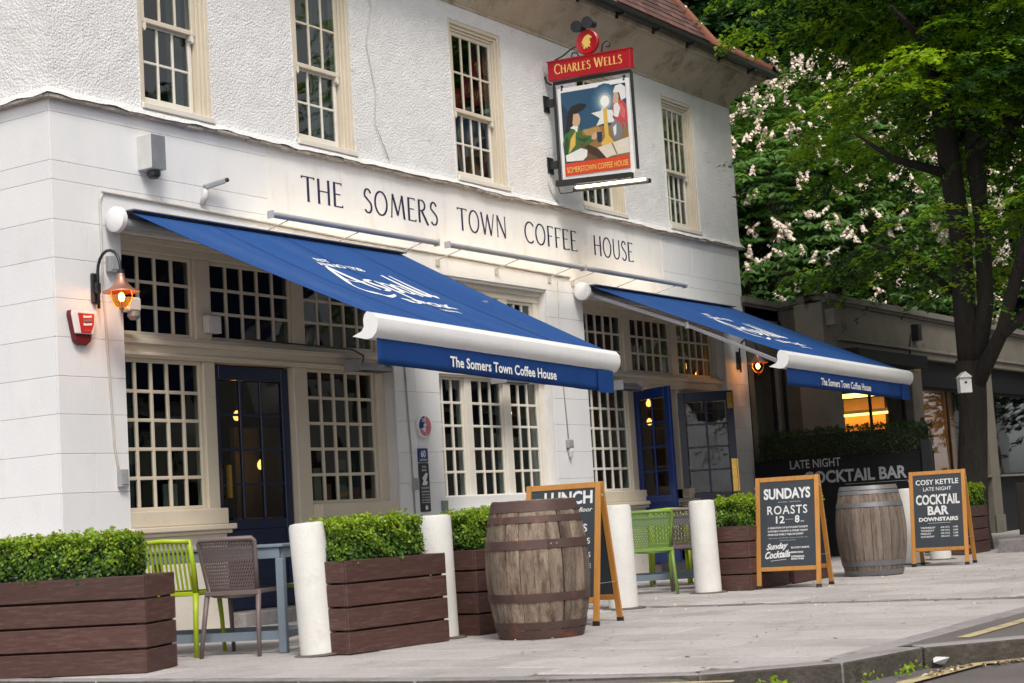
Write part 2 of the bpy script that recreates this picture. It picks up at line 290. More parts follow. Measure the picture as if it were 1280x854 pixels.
# humanist capitals drawn as tapered strokes, unit cap height
def arc(cx, cy, rx_, ry, a0, a1, n=14): return [(cx + rx_ * math.cos(R(a0 + (a1 - a0) * i / n)), cy + ry * math.sin(R(a0 + (a1 - a0) * i / n))) for i in range(n + 1)]
TK, TN = .085, .05
GL = {
 'T': (.62, [([(.31, 0), (.31, 1)], TK), ([(0, .975), (.62, .975)], TN), ([(.0, .90), (.02, 1)], TN), ([(.62, .90), (.60, 1)], TN), ([(.24, .015), (.38, .015)], TN * .7)]),
 'H': (.66, [([(.08, 0), (.08, 1)], TK), ([(.58, 0), (.58, 1)], TK), ([(.08, .52), (.58, .52)], TN), ([(.02, .015), (.14, .015)], TN * .7), ([(.52, .015), (.64, .015)], TN * .7), ([(.02, .985), (.14, .985)], TN * .7), ([(.52, .985), (.64, .985)], TN * .7)]),
 'E': (.48, [([(.08, 0), (.08, 1)], TK), ([(.08, .975), (.44, .975)], TN), ([(.08, .52), (.38, .52)], TN), ([(.08, .025), (.47, .025)], TN), ([(.44, .9), (.43, 1)], TN * .8), ([(.47, .1), (.47, 0)], TN * .8)]),
 'F': (.44, [([(.08, 0), (.08, 1)], TK), ([(.08, .975), (.43, .975)], TN), ([(.08, .52), (.36, .52)], TN), ([(.02, .015), (.15, .015)], TN * .7), ([(.43, .9), (.42, 1)], TN * .8)]),
 'S': (.46, [(arc(.24, .74, .17, .25, 20, 190, 10) + arc(.24, .26, .19, .25, 70, -150, 14)[0:], TK * .85)]),
 'O': (.74, [(arc(.37, .5, .33, .49, 0, 360, 28), TK * .85)]),
 'C': (.64, [(arc(.39, .5, .35, .49, 48, 312, 24), TK * .85), ([(.625, .80), (.63, .92)], TN)]),
 'M': (.86, [([(.06, 0), (.16, 1)], TN), ([(.16, 1), (.43, .12)], TK), ([(.43, .12), (.70, 1)], TN), ([(.70, 1), (.80, 0)], TK), ([(0, .015), (.12, .015)], TN * .7), ([(.74, .015), (.86, .015)], TN * .7)]),
 'R': (.58, [([(.08, 0), (.08, 1)], TK), (arc(.2, .76, .23, .225, 90, -90, 12), TK * .8), ([(.08, .98), (.2, .98)], TN), ([(.08, .535), (.2, .535)], TN), ([(.22, .53), (.58, -.06)], TK)]),
 'W': (.96, [([(.02, 1), (.25, 0)], TK), ([(.25, 0), (.46, .95)], TN), ([(.46, .95), (.69, 0)], TK), ([(.69, 0), (.92, 1)], TN), ([(-.03, .985), (.1, .985)], TN * .7), ([(.86, .985), (.97, .985)], TN * .7)]),
 'N': (.72, [([(.08, 0), (.08, 1)], TN), ([(.08, 1), (.64, 0)], TK), ([(.64, 0), (.64, 1)], TN), ([(.02, .015), (.14, .015)], TN * .7), ([(.58, .985), (.7, .985)], TN * .7)]),
 'U': (.64, [([(.08, 1), (.08, .33)] + arc(.33, .33, .25, .32, 180, 360, 12) + [(.58, 1)], TK * .85), ([(.02, .985), (.14, .985)], TN * .7), ([(.52, .985), (.64, .985)], TN * .7)]),
 'A': (.70, [([(.02, 0), (.35, 1)], TN), ([(.35, 1), (.68, 0)], TK), ([(.14, .35), (.57, .35)], TN)]),
 'L': (.46, [([(.08, 0), (.08, 1)], TK), ([(.08, .025), (.46, .025)], TN), ([(.46, .1), (.46, 0)], TN * .8)]),
}
def glyph(ch, fn, k=1.0):
    mb = MB()
    for j, (pts, w_) in enumerate(GL[ch][1]):
        w_ *= k; vs = []; fs = []
        for i, p in enumerate(pts):
            a = pts[max(i - 1, 0)]; b = pts[min(i + 1, len(pts) - 1)]
            if len(pts) > 20 and pts[0] == pts[-1] or (abs(pts[0][0]-pts[-1][0])+abs(pts[0][1]-pts[-1][1]) < 1e-6):
                a = pts[(i - 1) % (len(pts) - 1)]; b = pts[(i + 1) % (len(pts) - 1)]
            dx, dy = b[0] - a[0], b[1] - a[1]; L = math.hypot(dx, dy) or 1; nx, ny = -dy / L, dx / L
            ww = w_ * (.62 + .38 * abs(nx)) / 2
            vs += [fn(p[0] + nx * ww, p[1] + ny * ww, j), fn(p[0] - nx * ww, p[1] - ny * ww, j)]
        for i in range(len(pts) - 1): fs.append((2 * i, 2 * i + 1, 2 * i + 3, 2 * i + 2))
        mb.add(vs, fs)
    return mb
def word(parent, s, m, x0, x1, z0, h, place, k=1.0, gap=.16, name='letter'):
    """place(u, v, layer) -> world point; u along the word in metres, v up"""
    tot = sum(GL[c][0] for c in s) + gap * (len(s) - 1); sx = (x1 - x0) / tot; x = x0
    for c in s:
        build(glyph(c, lambda a, b, j, x=x: place(x + a * sx, z0 + b * h, j), k), name, m, parent)
        x += (GL[c][0] + gap) * sx
# ================================================================ THE SETTING
# ---- low road with a ramp where the kerb is dropped
EDGE = [(6.9, 45), (7.0, 6), (7.05, -3), (7.1, -5.2), (7.22, -6.2), (7.46, -6.82), (7.9, -7.12), (8.62, -7.22), (9.12, -7.62), (10.6, -9.2), (14, -13), (40, -40)]
def smooth(t): t = min(1, max(0, t)); return t * t * (3 - 2 * t)
g = MB().box(-600, 900, -600, 900, -.9, -.6); build(g, 'ground', M['earth'], kind='structure')
mb = MB(); xs = np.arange(-6, 20.01, .25); ys = np.arange(-16, 12.01, .25); vs = []; fs = []
for j, y in enumerate(ys):
    for i, x in enumerate(xs): vs.append((x, y, -.108 + .098 * smooth((y + 6.95) / .5) + .004 * math.sin(x * 2.1) * math.cos(y * 1.7)))
nx_ = len(xs)
for j in range(len(ys) - 1):
    for i in range(nx_ - 1): a = j * nx_ + i; fs.append((a, a + 1, a + nx_ + 1, a + nx_))
mb.add(vs, fs); mb.add([(-200, -200, -.12), (300, -200, -.12), (300, 200, -.12), (-200, 200, -.12)], [(0, 1, 2, 3)])
road = build(mb, 'road', M['asphalt'], kind='structure')
def strip(pts, w_, z, zt=.004):
    mb = MB(); vs = []; fs = []
    for i, p in enumerate(pts):
        a = Vector(pts[max(i - 1, 0)][:2]); b = Vector(pts[min(i + 1, len(pts) - 1)][:2]); d = (b - a).normalized(); n = Vector((-d.y, d.x)) * w_ / 2
        vs += [(p[0] + n.x, p[1] + n.y, z), (p[0] - n.x, p[1] - n.y, z)]
    for i in range(len(pts) - 1): fs.append((2 * i, 2 * i + 1, 2 * i + 3, 2 * i + 2))
    return mb.add(vs, fs)
build(strip([(7.15, -7.55), (7.97, -7.42), (8.81, -7.50), (9.5, -8.0), (11, -9.6)], .09, -.098), 'yellow_line', M['yellow'], road)
build(strip([(6.72, 2), (6.78, -3.9), (6.88, -5.6), (7.0, -6.4), (7.15, -6.9)], .07, .0), 'yellow_line', M['yellow'], road)
# ---- the platform: pavement bed and the main carriageway
def clip_poly(pts): return pts
P_in = [(x + .02, y) for x, y in EDGE]
mb = MB()
pl = [(p[0] + .14, p[1] + (.0 if i < 4 else .08)) for i, p in enumerate(EDGE)]
poly = pl + [(220, -40), (220, 45)]
mb.add([(x, y, -.018) for x, y in poly], [tuple(range(len(poly)))])
pave = build(mb, 'pavement', M['mortar'], kind='structure')
mb = MB(); mb.add([(8.75, -7.09, .0), (9.12, -7.46, .0), (10.66, -9.02, .0), (14.1, -12.8, .0), (40, -39.8, .0), (220, -40, .0), (220, -7.09, .0)], [tuple(range(7))])
build(mb, 'carriageway', M['asphalt'], kind='structure')
cw = [o for o in bpy.data.objects if o.name == 'carriageway'][0]
build(strip([(9.2, -7.30), (20, -7.30), (90, -7.30)], .085, .005), 'yellow_line', M['yellow'], cw)
# flush granite edging between pavement and carriageway
kerbs = MB()
edging = []
x = 8.2
while x < 40:
    L = .92; b = MB().box(x, x + L - .008, -7.09, -6.94, -.1, .004 + random.uniform(-.002, .002)); build(b, 'kerb_stone', M['kerb'], pave, bevel=.004); x += L
# raised kerb stones along the edge
def path_pts(path, step):
    out = []; acc = 0
    P = [Vector((*p, 0)) for p in path]
    for i in range(len(P) - 1):
        d = P[i + 1] - P[i]; L = d.length; t = acc
        while t < L: out.append(P[i] + d * (t / L)); t += step
        acc = t - L
    return out
KP = [(7.0, 3.5)] + EDGE[2:10]
kp = path_pts(KP, .78)
for i in range(len(kp) - 1):
    a, b = kp[i], kp[i + 1]; d = (b - a).normalized(); n = Vector((-d.y, d.x, 0)) * .075 if True else 0
    q = MB(); a2 = a + d * .004; b2 = b - d * .004
    c = (a2 + n, b2 + n)
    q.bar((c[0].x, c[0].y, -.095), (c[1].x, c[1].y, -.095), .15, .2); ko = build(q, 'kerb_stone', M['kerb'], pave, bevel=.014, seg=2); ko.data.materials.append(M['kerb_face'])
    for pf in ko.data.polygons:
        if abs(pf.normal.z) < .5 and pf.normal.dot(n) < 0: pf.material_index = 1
# ---- paving slabs laid in rows that run away from the pub
def edge_x(y):
    for (x0, y0), (x1, y1) in zip(EDGE[:-1], EDGE[1:]):
        if y1 <= y <= y0: return x0 + (x1 - x0) * (y - y0) / (y1 - y0)
    return 99
slab_me = {}; JT = .009
def slab(cx_, cy_, lx, ly, name='paving_slab', m='slab', zj=.0015):
    key = (round(lx, 3), round(ly, 3), m)
    if key not in slab_me:
        q = MB(); e = .006; q.box(-lx / 2 + JT, lx / 2 - JT, -ly / 2 + JT, ly / 2 - JT, -.03, -e)
        q.v[4:8] = [(v[0], v[1], -e) for v in q.v[4:8]]
        n = len(q.v); k = .006
        q.add([(-lx / 2 + JT + k, -ly / 2 + JT + k, 0), (lx / 2 - JT - k, -ly / 2 + JT + k, 0), (-lx / 2 + JT + k, ly / 2 - JT - k, 0), (lx / 2 - JT - k, ly / 2 - JT - k, 0)],
              [(0, 1, 3, 2)])
        q.f += [(4, 5, n + 1, n), (5, 7, n + 3, n + 1), (7, 6, n + 2, n + 3), (6, 4, n, n + 2)]
        q.f = [f for f in q.f if f != (4, 5, 7, 6)]
        me = q.mesh(); me.materials.append(M[m]); slab_me[key] = me
    o = bpy.data.objects.new(name, slab_me[key]); C.objects.link(o); o.parent = pave; WM[o.name] = Matrix.Identity(4)
    o.location = (cx_, cy_, random.uniform(-zj, zj)); o.rotation_euler = (random.gauss(0, .0016), random.gauss(0, .0016), random.gauss(0, .002))
x = 6.74; row = 0; nsl = 0; restmb = MB()
while x < 40:
    if abs(x - 12.35) < .01:
        for cx_ in (12.45, 12.57):
            y = -6.9
            while y < -2.4: slab(cx_, y, .115, .135, 'granite_sett', 'sett', .004); y += .137
        x = 12.65
    lx = .6 if x > 12.6 else .51
    ly = .9; y = -6.93 + (row % 2) * .45 - .9
    while y < 2.5:
        y0, y1 = max(y, -6.93), min(y + ly, 2.5); xe = max(x, round(edge_x(max(y0, -6.93)) + .15, 2)) if x < 8.3 else x; lxx = x + lx - xe; cxm = xe + lxx / 2
        if y1 - y0 > .12 and lxx > .07 and not (y0 > -.2 and x > 9.0):
            if nsl < 292 and x < 21.0 and (y0 < -.5 or x < 9.5): slab(cxm, (y0 + y1) / 2, lxx, y1 - y0); nsl += 1
            else: restmb.box(x + .003, x + lx - .003, y0 + .003, y1 - .003, -.03, random.uniform(-.001, .001))
        y += ly
    x += lx; row += 1
o = build(restmb, 'distant_paving_slabs', M['slab'], pave, kind='stuff')
# ================================================================ THE PUB
XL, XR = 9.26, 22.1
pub = thing('pub_building', 'white two storey corner pub with roughcast upper walls and cream small-paned windows', 'pub', (XL, 0, 0))
BAYS = [(10.0, 13.71, 0.87, 3.45), (14.5, 16.77, 0.92, 3.45), (17.58, 21.4, 0.87, 3.45)]
def wall_grid(name, x0, x1, z0, z1, holes, fpos, step, m, depth, parent=pub):
    def lines(a, b, hs):
        L = sorted({a, b, *[h for h in hs if a < h < b]}); out = []
        for p, q in zip(L[:-1], L[1:]):
            n = max(1, int(round((q - p) / step))); out += [p + (q - p) * i / n for i in range(n)]
        return out + [b]
    xs = lines(x0, x1, [h for H_ in holes for h in H_[:2]]); zs = lines(z0, z1, [h for H_ in holes for h in H_[2:4]])
    vs = [fpos(x, z) for z in zs for x in xs]; fs = []; n = len(xs)
    for j in range(len(zs) - 1):
        for i in range(n - 1):
            cx_, cz = (xs[i] + xs[i + 1]) / 2, (zs[j] + zs[j + 1]) / 2
            if any(h[0] < cx_ < h[1] and h[2] < cz < h[3] for h in holes): continue
            a = j * n + i; fs.append((a, a + 1, a + n + 1, a + n))
    mb = MB().add(vs, fs)
    for h in holes:
        for (a, b) in (((h[0], h[2]), (h[0], h[3])), ((h[0], h[3]), (h[1], h[3])), ((h[1], h[3]), (h[1], h[2])), ((h[1], h[2]), (h[0], h[2]))):
            pa, pb = fpos(*a), fpos(*b); mb.add([pa, pb, (pb[0], pb[1] + depth, pb[2]), (pa[0], pa[1] + depth, pa[2])], [(0, 1, 2, 3)])
    me = mb.mesh(WM[parent.name].inverted()); return link(name, me, m, parent)
holes = [(b[0], b[1], -.3 if i != 1 else .92, b[3]) for i, b in enumerate(BAYS)]
wall_grid('wall', XL + .024, XR - .01, -.3, 4.60, holes, lambda x, z: (x, .024, z), 2.0, M['white_render'], .35)
# side, rear walls, ceiling slab and floors close the shell
sh = MB(); sh.box(XL + .024, XL + .3, .026, 9, -.3, 7.0); sh.box(XR - .3, XR - .012, .026, 9, -.3, 7.0); sh.box(XL + .3, XR - .3, 8.7, 9, -.3, 7.0)
build(sh, 'wall', M['white_render'], pub)
fl = MB(); fl.box(XL + .3, XR - .3, .36, 8.7, -.1, .1); build(fl, 'floor', M['floorboard'], pub)
fl = MB(); fl.box(XL + .3, XR - .3, .1, 8.7, 3.62, 3.95); fl.box(XL + .3, XR - .3, .1, 8.7, 6.7, 6.8); build(fl, 'ceiling', M['room'], pub)
rm = MB(); rm.box(XL + .31, XR - .31, 5.0, 5.1, .1, 3.6); rm.box(XL + .31, XR - .31, 3.0, 3.1, 3.96, 6.7); rm.box(14.1, 14.2, .5, 5, .1, 3.6); rm.box(17.1, 17.2, .5, 5, .1, 3.6)
rm.box(11.6, 11.7, .3, 3, 3.96, 6.7); rm.box(14.4, 14.5, .3, 3, 3.96, 6.7); rm.box(17.0, 17.1, .3, 3, 3.96, 6.7); rm.box(19.3, 19.4, .3, 3, 3.96, 6.7)
build(rm, 'interior_wall', M['room'], pub)
# painted ashlar blocks, each its own piece
def blk(a, b, c, d, side=False):
    j = .0013; q = MB()
    if side: q.box(XL, XL + .022, a + j, b - j, c + j, d - j)
    else: q.box(a + j, b - j, 0, .022, c + j, d - j)
    build(q, 'wall_block', M['block'], pub, bevel=.0022)
ZC = [.87, 1.23, 1.55, 1.87, 2.18, 2.50, 2.82, 3.15, 3.47]
for k in range(8):
    z0, z1 = ZC[k], ZC[k + 1]
    if k % 2: blk(XL, 9.63, z0, z1); blk(9.63, 10.0, z0, z1)
    else: blk(XL, 10.0, z0, z1)
    for (a, b) in ((13.71, 14.5), (16.77, 17.58), (21.4, XR)):
        if k % 2: blk(a, b, z0, z1)
        else: m_ = a + (b - a) * .45; blk(a, m_, z0, z1); blk(m_, b, z0, z1)
    for i in range(4): blk((.024 if i == 0 else i * .95 + (k % 2) * .4), (i + 1) * .95 + (k % 2) * .4, z0, z1, True)
for zi, (z0, z1) in enumerate(((3.47, 3.80), (3.80, 3.96), (3.96, 4.37), (4.37, 4.54))):
    xs = [XL, 10.5 + .3 * (zi % 2), 11.9] if zi < 3 else [XL, 11.9]
    for a, b in zip(xs[:-1], xs[1:]): blk(a, b, z0, z1)
    xs = [19.74, 21.3, XR] if zi % 2 else [19.74, 20.6, 21.3, XR]
    for a, b in zip(xs[:-1], xs[1:]): blk(a, b, z0, z1)
    for i in range(4): blk((.024 if i == 0 else i * 1.1), (i + 1) * 1.1, z0, z1, True)
q = MB().box(11.902, 19.738, .002, .024, 3.472, 4.538); build(q, 'fascia_panel', M['white_render'], pub, bevel=.003)
# plinths
def plinth(a, b, z=.87): 
    q = MB(); q.prism([(-.045, -.2), (-.045, z - .035), (0, z), (.03, z), (.03, -.2)], b - a, Matrix(((0, 0, 1, a), (1, 0, 0, 0), (0, 1, 0, 0), (0, 0, 0, 1)))); build(q, 'plinth', M['white_render'], pub)
plinth(XL - .045, 10.0); plinth(13.71, 14.5); plinth(16.77, 17.58); plinth(21.4, XR); plinth(14.5, 16.77, .90)
q = MB(); q.prism([(-.045, -.2), (-.045, .835), (0, .87), (.03, .87), (.03, -.2)], 4, Matrix(((1, 0, 0, XL), (0, 0, 1, -.04), (0, 1, 0, 0), (0, 0, 0, 1)))); build(q, 'plinth', M['white_render'], pub)
# roughcast upper wall with a flared foot
UW = [(10.27, 11.17, 3), (12.33, 13.25, 3), (15.02, 16.06, 4), (17.72, 18.80, 4), (19.97, 20.88, 4)]
from mathutils import noise as mn_
def off(z): return .018 + .055 * math.exp(-max(0, z - 4.50) / .05)
def rough(x, z):
    o = off(z); e = min([min(abs(x - u[0]), abs(x - u[1])) for u in UW if 4.5 < z < 6.42] + [1]); k = min(1, e / .06)
    n = mn_.noise(Vector((x * 7, z * 7, 0))) * .004 + mn_.noise(Vector((x * 23, z * 23, 3))) * .002
    zz = z + (mn_.noise(Vector((x * 5, 0, 7))) * .016 + mn_.noise(Vector((x * 1.1, 0, 3))) * .022 if z < 4.51 else 0)
    if x <= XL + 1e-6: return (XL - o, -o, zz)
    if x >= XR - 1e-6: return (XR + o, -o, zz)
    return (x, -o + n * k, zz)
wall_grid('roughcast_wall', XL, XR, 4.50, 6.62, [(u[0], u[1], 4.56, 6.41) for u in UW], rough, .045, M['roughcast'], .22)
mb = MB(); ys = [i * .06 for i in range(60)]; zs = [4.50 + i * .06 for i in range(36)] + [6.64]; vs = []; fs = []
for z in zs:
    for y in ys:
        o = off(z); zz = z + (mn_.noise(Vector((y * 5, 0, 9))) * .016 if z < 4.51 and y > 0 else (rough(XL, z)[2] - z)); vs.append((XL - o + (mn_.noise(Vector((y * 9, z * 9, 5))) * .006 if y > 0 else 0), -o if y == 0 else y, zz))
for j in range(len(zs) - 1):
    for i in range(len(ys) - 1): a = j * len(ys) + i; fs.append((a, a + 1, a + 1 + len(ys), a + len(ys)))
link('roughcast_wall', mb.add(vs, fs).mesh(WM[pub.name].inverted()), M['roughcast'], pub)
build(MB().box(XR - .02, XR + .016, 0, 8, 4.5, 6.64), 'roughcast_wall', M['roughcast'], pub)
# weathered drip ledge under the roughcast: short uneven lengths
def sweep(prof, yend=8.0, xa=XL, xb=XR):
    vs = []; fs = []
    for (o, z) in prof: vs += [(xa - o, yend, z), (xa - o, -o, z), (xb + o, -o, z), (xb + o, yend, z)]
    for i in range(len(prof) - 1):
        for k in range(3): a = i * 4 + k; fs.append((a, a + 1, a + 5, a + 4))
    return MB().add(vs, fs)
mb = MB(); x = XL - .06
while x < XR + .05:
    w_ = random.uniform(.10, .34); z = 4.492 + mn_.noise(Vector((x * 1.1, 0, 3))) * .02
    mb.box(x, min(x + w_, XR + .06), -.052 - random.uniform(0, .018), .0, z - random.uniform(.012, .03), z + .012); x += w_
for i in range(14): mb.box(XL - .052 - random.uniform(0, .015), XL, i * .25, i * .25 + .25, 4.47 + random.uniform(-.006, .006), 4.505)
build(mb, 'drip_ledge', M['ledge'], pub, bevel=.006)
# coved eaves, cornice, gutter and roof
cv = [(.018 + .36 * (1 - math.cos(t)) * 1.0, 6.60 + .37 * math.sin(t)) for t in [i * PI / 2 / 7 for i in range(8)]]
cv = [(.0, 6.585), (.035, 6.585), (.035, 6.61)] + [(.02 + .36 * (i / 7) ** 1.25, 6.61 + .36 * (i / 7) ** .85) for i in range(8)]
c_ = build(sweep(cv), 'eaves_cove', M['cove'], pub); shade_auto(c_)
build(sweep([(.38, 6.965), (.40, 6.965), (.41, 6.99), (.44, 7.0), (.455, 7.035), (.455, 7.06), (.2, 7.06)]), 'cornice', M['cove'], pub)
gt = sweep([(.455, 7.062), (.47, 7.062), (.50, 7.035), (.55, 7.03), (.585, 7.06), (.59, 7.105), (.58, 7.105), (.57, 7.07), (.54, 7.045), (.5, 7.05), (.46, 7.11)])
build(gt, 'gutter', M['black_metal'], pub)
b_ = MB(); x = XL + .3
while x < XR + .3: b_.box(x, x + .05, -.575, -.45, 7.01, 7.03); b_.box(x, x + .05, -.46, -.44, 6.98, 7.06); x += .95
build(b_, 'gutter_bracket', M['black_metal'], pub)
RP = [(.50, 7.13), (-.09, 7.52), (-.55, 8.27), (-2.4, 11.3)]
rf = build(sweep(RP, 9), 'roof', M['soil'], pub)
RPv = [Vector((0, -o, z)) for o, z in RP]
def rpoint(s):
    for a, b in zip(RPv[:-1], RPv[1:]):
        L = (b - a).length
        if s <= L: d = (b - a) / L; return a + d * s, d
        s -= L
    return RPv[-1], (RPv[-1] - RPv[-2]).normalized()
tm = MB(); tm.box(-.082, .082, 0, .19, .0, .013); tile_me = tm.mesh(); tile_me.materials.append(M['tile'])
row = 0; s_ = 0.0; nt_ = 0
while s_ < 2.1 and nt_ < 290:
    p, d = rpoint(s_); n = d.cross(Vector((1, 0, 0))) * -1
    x = 18.2 + (row % 2) * .085
    while x < XR + .02 - (p.y) - .02:
        o = bpy.data.objects.new('roof_tile', tile_me); C.objects.link(o); o.parent = rf
        dd = (d - n * .07).normalized(); xx = Vector((1, 0, 0)); zz = xx.cross(dd)
        if zz.z < 0: zz = -zz
        pp = p + n * .018; mm = Matrix(((1, dd.x, zz.x, x - XL), (0, dd.y, zz.y, pp.y), (0, dd.z, zz.z, pp.z), (0, 0, 0, 1)))
        o.matrix_local = mm @ Matrix.Rotation(random.gauss(0, .012), 4, 'X') @ Matrix.Rotation(random.gauss(0, .012), 4, 'Z'); nt_ += 1; x += .17
    s_ += .125; row += 1
# hip tiles climb the corner
hp = [Vector((XR + o, -o, z)) for o, z in RP]
for a, b in zip(hp[:2], hp[1:3]):
    L = (b - a).length; n = max(1, int(L / .30)); d = (b - a) / L
    for i in range(n):
        s0 = a + d * (L * i / n) + Vector((0, 0, .02)); s1 = a + d * (L * (i + 1) / n + .02) + Vector((0, 0, .05 if i < n - 1 else .02))
        q = MB(); q.tube([s0, s1], [.085, .07], 10); build(q, 'hip_tile', M['hip_tile'], rf)
        q = MB(); q.tube([s1 - d * .02, s1 + d * .015], [.074, .074], 10); build(q, 'mortar_joint', M['white_render'], rf)
# dormer just showing above the gutter
dm = MB().box(16.4, 18.1, .05, 2.2, 7.5, 9.0); dmo = build(dm, 'dormer', M['cream_pale'], rf)
build(MB().box(18.1, 18.28, -.05, 1.6, 7.50, 9.0), 'dormer_cheek', M['cream_pale'], rf, bevel=.01)
build(MB().box(16.2, 18.5, -.28, .06, 7.42, 7.5).prism([(-.06, 7.42), (-.28, 7.32), (1.2, 8.9), (1.3, 9.3)], .22, Matrix(((0, 0, 1, 18.28), (1, 0, 0, 0), (0, 1, 0, 0), (0, 0, 0, 1)))), 'lead_flashing', M['lead'], rf)
# ---------------------------------------------------------------- windows
def light(parent, X0, X1, Z0, Z1, Y, cols, rows, border=.045, bar=.026, m='cream', depth=.045, zr=0, bot=None, gm='glass', name='window'):
    bot = bot or border; q = MB()
    q.box(X0, X0 + border, Y, Y + depth, Z0, Z1); q.box(X1 - border, X1, Y, Y + depth, Z0, Z1)
    q.box(X0 + border, X1 - border, Y + .001, Y + depth, Z0, Z0 + bot); q.box(X0 + border, X1 - border, Y + .001, Y + depth, Z1 - border, Z1)
    wn = build(q, name, M[m], parent, bevel=.005)
    a0, a1, b0, b1 = X0 + border, X1 - border, Z0 + bot, Z1 - border; pw = (a1 - a0) / cols; ph = (b1 - b0) / rows
    q = MB()
    for i in range(1, cols): x = a0 + pw * i; q.box(x - bar / 2, x + bar / 2, Y + .006, Y + depth - .006, b0, b1)
    for j in range(1, rows):
        z = b0 + ph * j
        for i in range(cols): q.box(a0 + pw * i + (bar / 2 if i else 0), a0 + pw * (i + 1) - (bar / 2 if i < cols - 1 else 0), Y + .010, Y + depth - .010, z - bar / 2, z + bar / 2)
    if cols * rows > 1: build(q, 'glazing_bars', M[m], wn, bevel=.004)
    pm = MB().box(-pw / 2, pw / 2, -.003, .003, -ph / 2, ph / 2).mesh(); pm.materials.append(M[gm])
    off_ = WM[parent.name].inverted()
    for j in range(rows):
        for i in range(cols):
            o = bpy.data.objects.new('pane', pm); C.objects.link(o); o.parent = wn; WM[o.name] = WM[parent.name]
            o.location = off_ @ Vector((a0 + pw * (i + .5), Y + depth * .55, b0 + ph * (j + .5))); o.rotation_euler = (random.gauss(0, .014), 0, random.gauss(0, .014))
    return wn
def profile_frame(parent, X0, X1, Z0, Z1, steps, m, name, bottom=False):
    """stepped architrave: steps = [(inset, width, y0, y1)] rings cut to the sides and head"""
    q = MB()
    for ins, wd, y0, y1 in steps:
        a, b, t = X0 + ins, X1 - ins, Z1 - ins
        q.box(a, a + wd, y0, y1, Z0, t); q.box(b - wd, b, y0, y1, Z0, t); q.box(a + wd, b - wd, y0, y1, t - wd, t)
    return build(q, name, M[m], parent, bevel=.004)
for n_, (a, b, cols) in enumerate(UW):
    profile_frame(pub, a, b, 4.60, 6.41, [(.0, .045, -.012, .17), (.046, .035, .010, .17), (.082, .03, .030, .17)], 'cream', 'window_surround')
    q = MB(); q.box(a - .0, b + .0, -.06, .2, 4.555, 4.61); build(q, 'window_sill', M['cream_pale'], pub, bevel=.006)
    i0, i1 = a + .113, b - .113
    up_ = light(pub, i0, i1, 5.375, 6.30, .045, cols, 2, .045, .024, 'cream', .04)
    lo_ = light(pub, i0 + .01, i1 - .01, 4.61, 5.40, .09, cols, 2, .042, .024, 'cream_pale', .04, bot=.10)
    q = MB(); 
    for sx in (i0 + .02, i1 - .06): q.prism([(0, 0), (.04, 0), (.04, -.05), (.02, -.075), (0, -.05)], .045, Matrix(((1, 0, 0, sx), (0, 0, 1, .045), (0, 1, 0, 5.375), (0, 0, 0, 1))))
    build(q, 'sash_horn', M['cream_pale'], up_)
    if n_ != 2:
        c_ = MB(); k = 14; x1 = i1 - .03; xa = i1 - (.28 if n_ else .2)
        vs = []; 
        for i in range(k + 1): x = xa + (x1 - xa) * i / k; vs += [(x, .22 + .025 * math.sin(i * 1.7), 4.62), (x + .02, .22 + .025 * math.sin(i * 1.7), 6.35)]
        c_.add(vs, [(2 * i, 2 * i + 2, 2 * i + 3, 2 * i + 1) for i in range(k)]); build(c_, 'curtain', M['curtain'], up_)
# ---- ground floor joinery
def bay_frame(X0, X1, mull, Zs=.92, m='cream', name='shopfront_frame', transom=True, lower=()):
    q = MB(); Y0, Y1 = .13, .27
    q.box(X0, X1, Y0, Y1, 3.32, 3.45); q.box(X0, X1, Y0 - .03, Y0, 3.395, 3.448)
    q.box(X0, X1, Y0 - .035, Y1, 2.385, 2.58) if transom else None
    q.box(X0, X1, Y0 - .075, Y0 - .036, 2.50, 2.545) if transom else None
    q.box(X0, X1, Y0 - .055, Y0 - .036, 2.40, 2.43) if transom else None
    for (a, b) in mull: q.box(a, b, Y0 + .002, Y1 - .002, 2.58, 3.32)
    for (a, b) in lower: q.box(a, b, Y0 + .002, Y1 - .002, .1, 2.385)
    return build(q, name, M[m], pub, bevel=.006)
def sill(X0, X1, z=.92, m='cream', foot=True, fm='cream_pale'):
    q = MB(); q.box(X0, X1, .02, .27, z, z + .14); q.box(X0 - .02, X1 + .03, -.05, .26, z - .05, z - .001); q.box(X0, X1, -.02, .2, z - .085, z - .051)
    build(q, 'window_sill', M[m], pub, bevel=.01, seg=2)
    if foot: build(MB().box(X0, X1, .05, .26, -.1, z - .086), 'stallriser', M[fm], pub, bevel=.006)
# bay one
bay_frame(10.0, 13.71, [(10.0, 10.1), (11.0, 11.20), (12.34, 12.50), (13.6, 13.71)], lower=[(10.0, 10.04), (11.07, 11.22), (12.30, 12.50), (13.57, 13.71)])
for a, b, c in ((10.1, 11.0, 4), (11.2, 12.34, 5), (12.5, 13.6, 5)): light(pub, a, b, 2.585, 3.32, .16, c, 3, .035, .028)
light(pub, 10.04, 11.07, 1.06, 2.385, .16, 5, 5, .035, .03); light(pub, 12.50, 13.57, 1.06, 2.385, .16, 5, 5, .035, .03)
sill(10.0, 11.20); sill(12.5, 13.71)
build(MB().box(11.2, 12.5, -.12, .35, -.1, .12), 'door_step', M['kerb'], pub, bevel=.01)
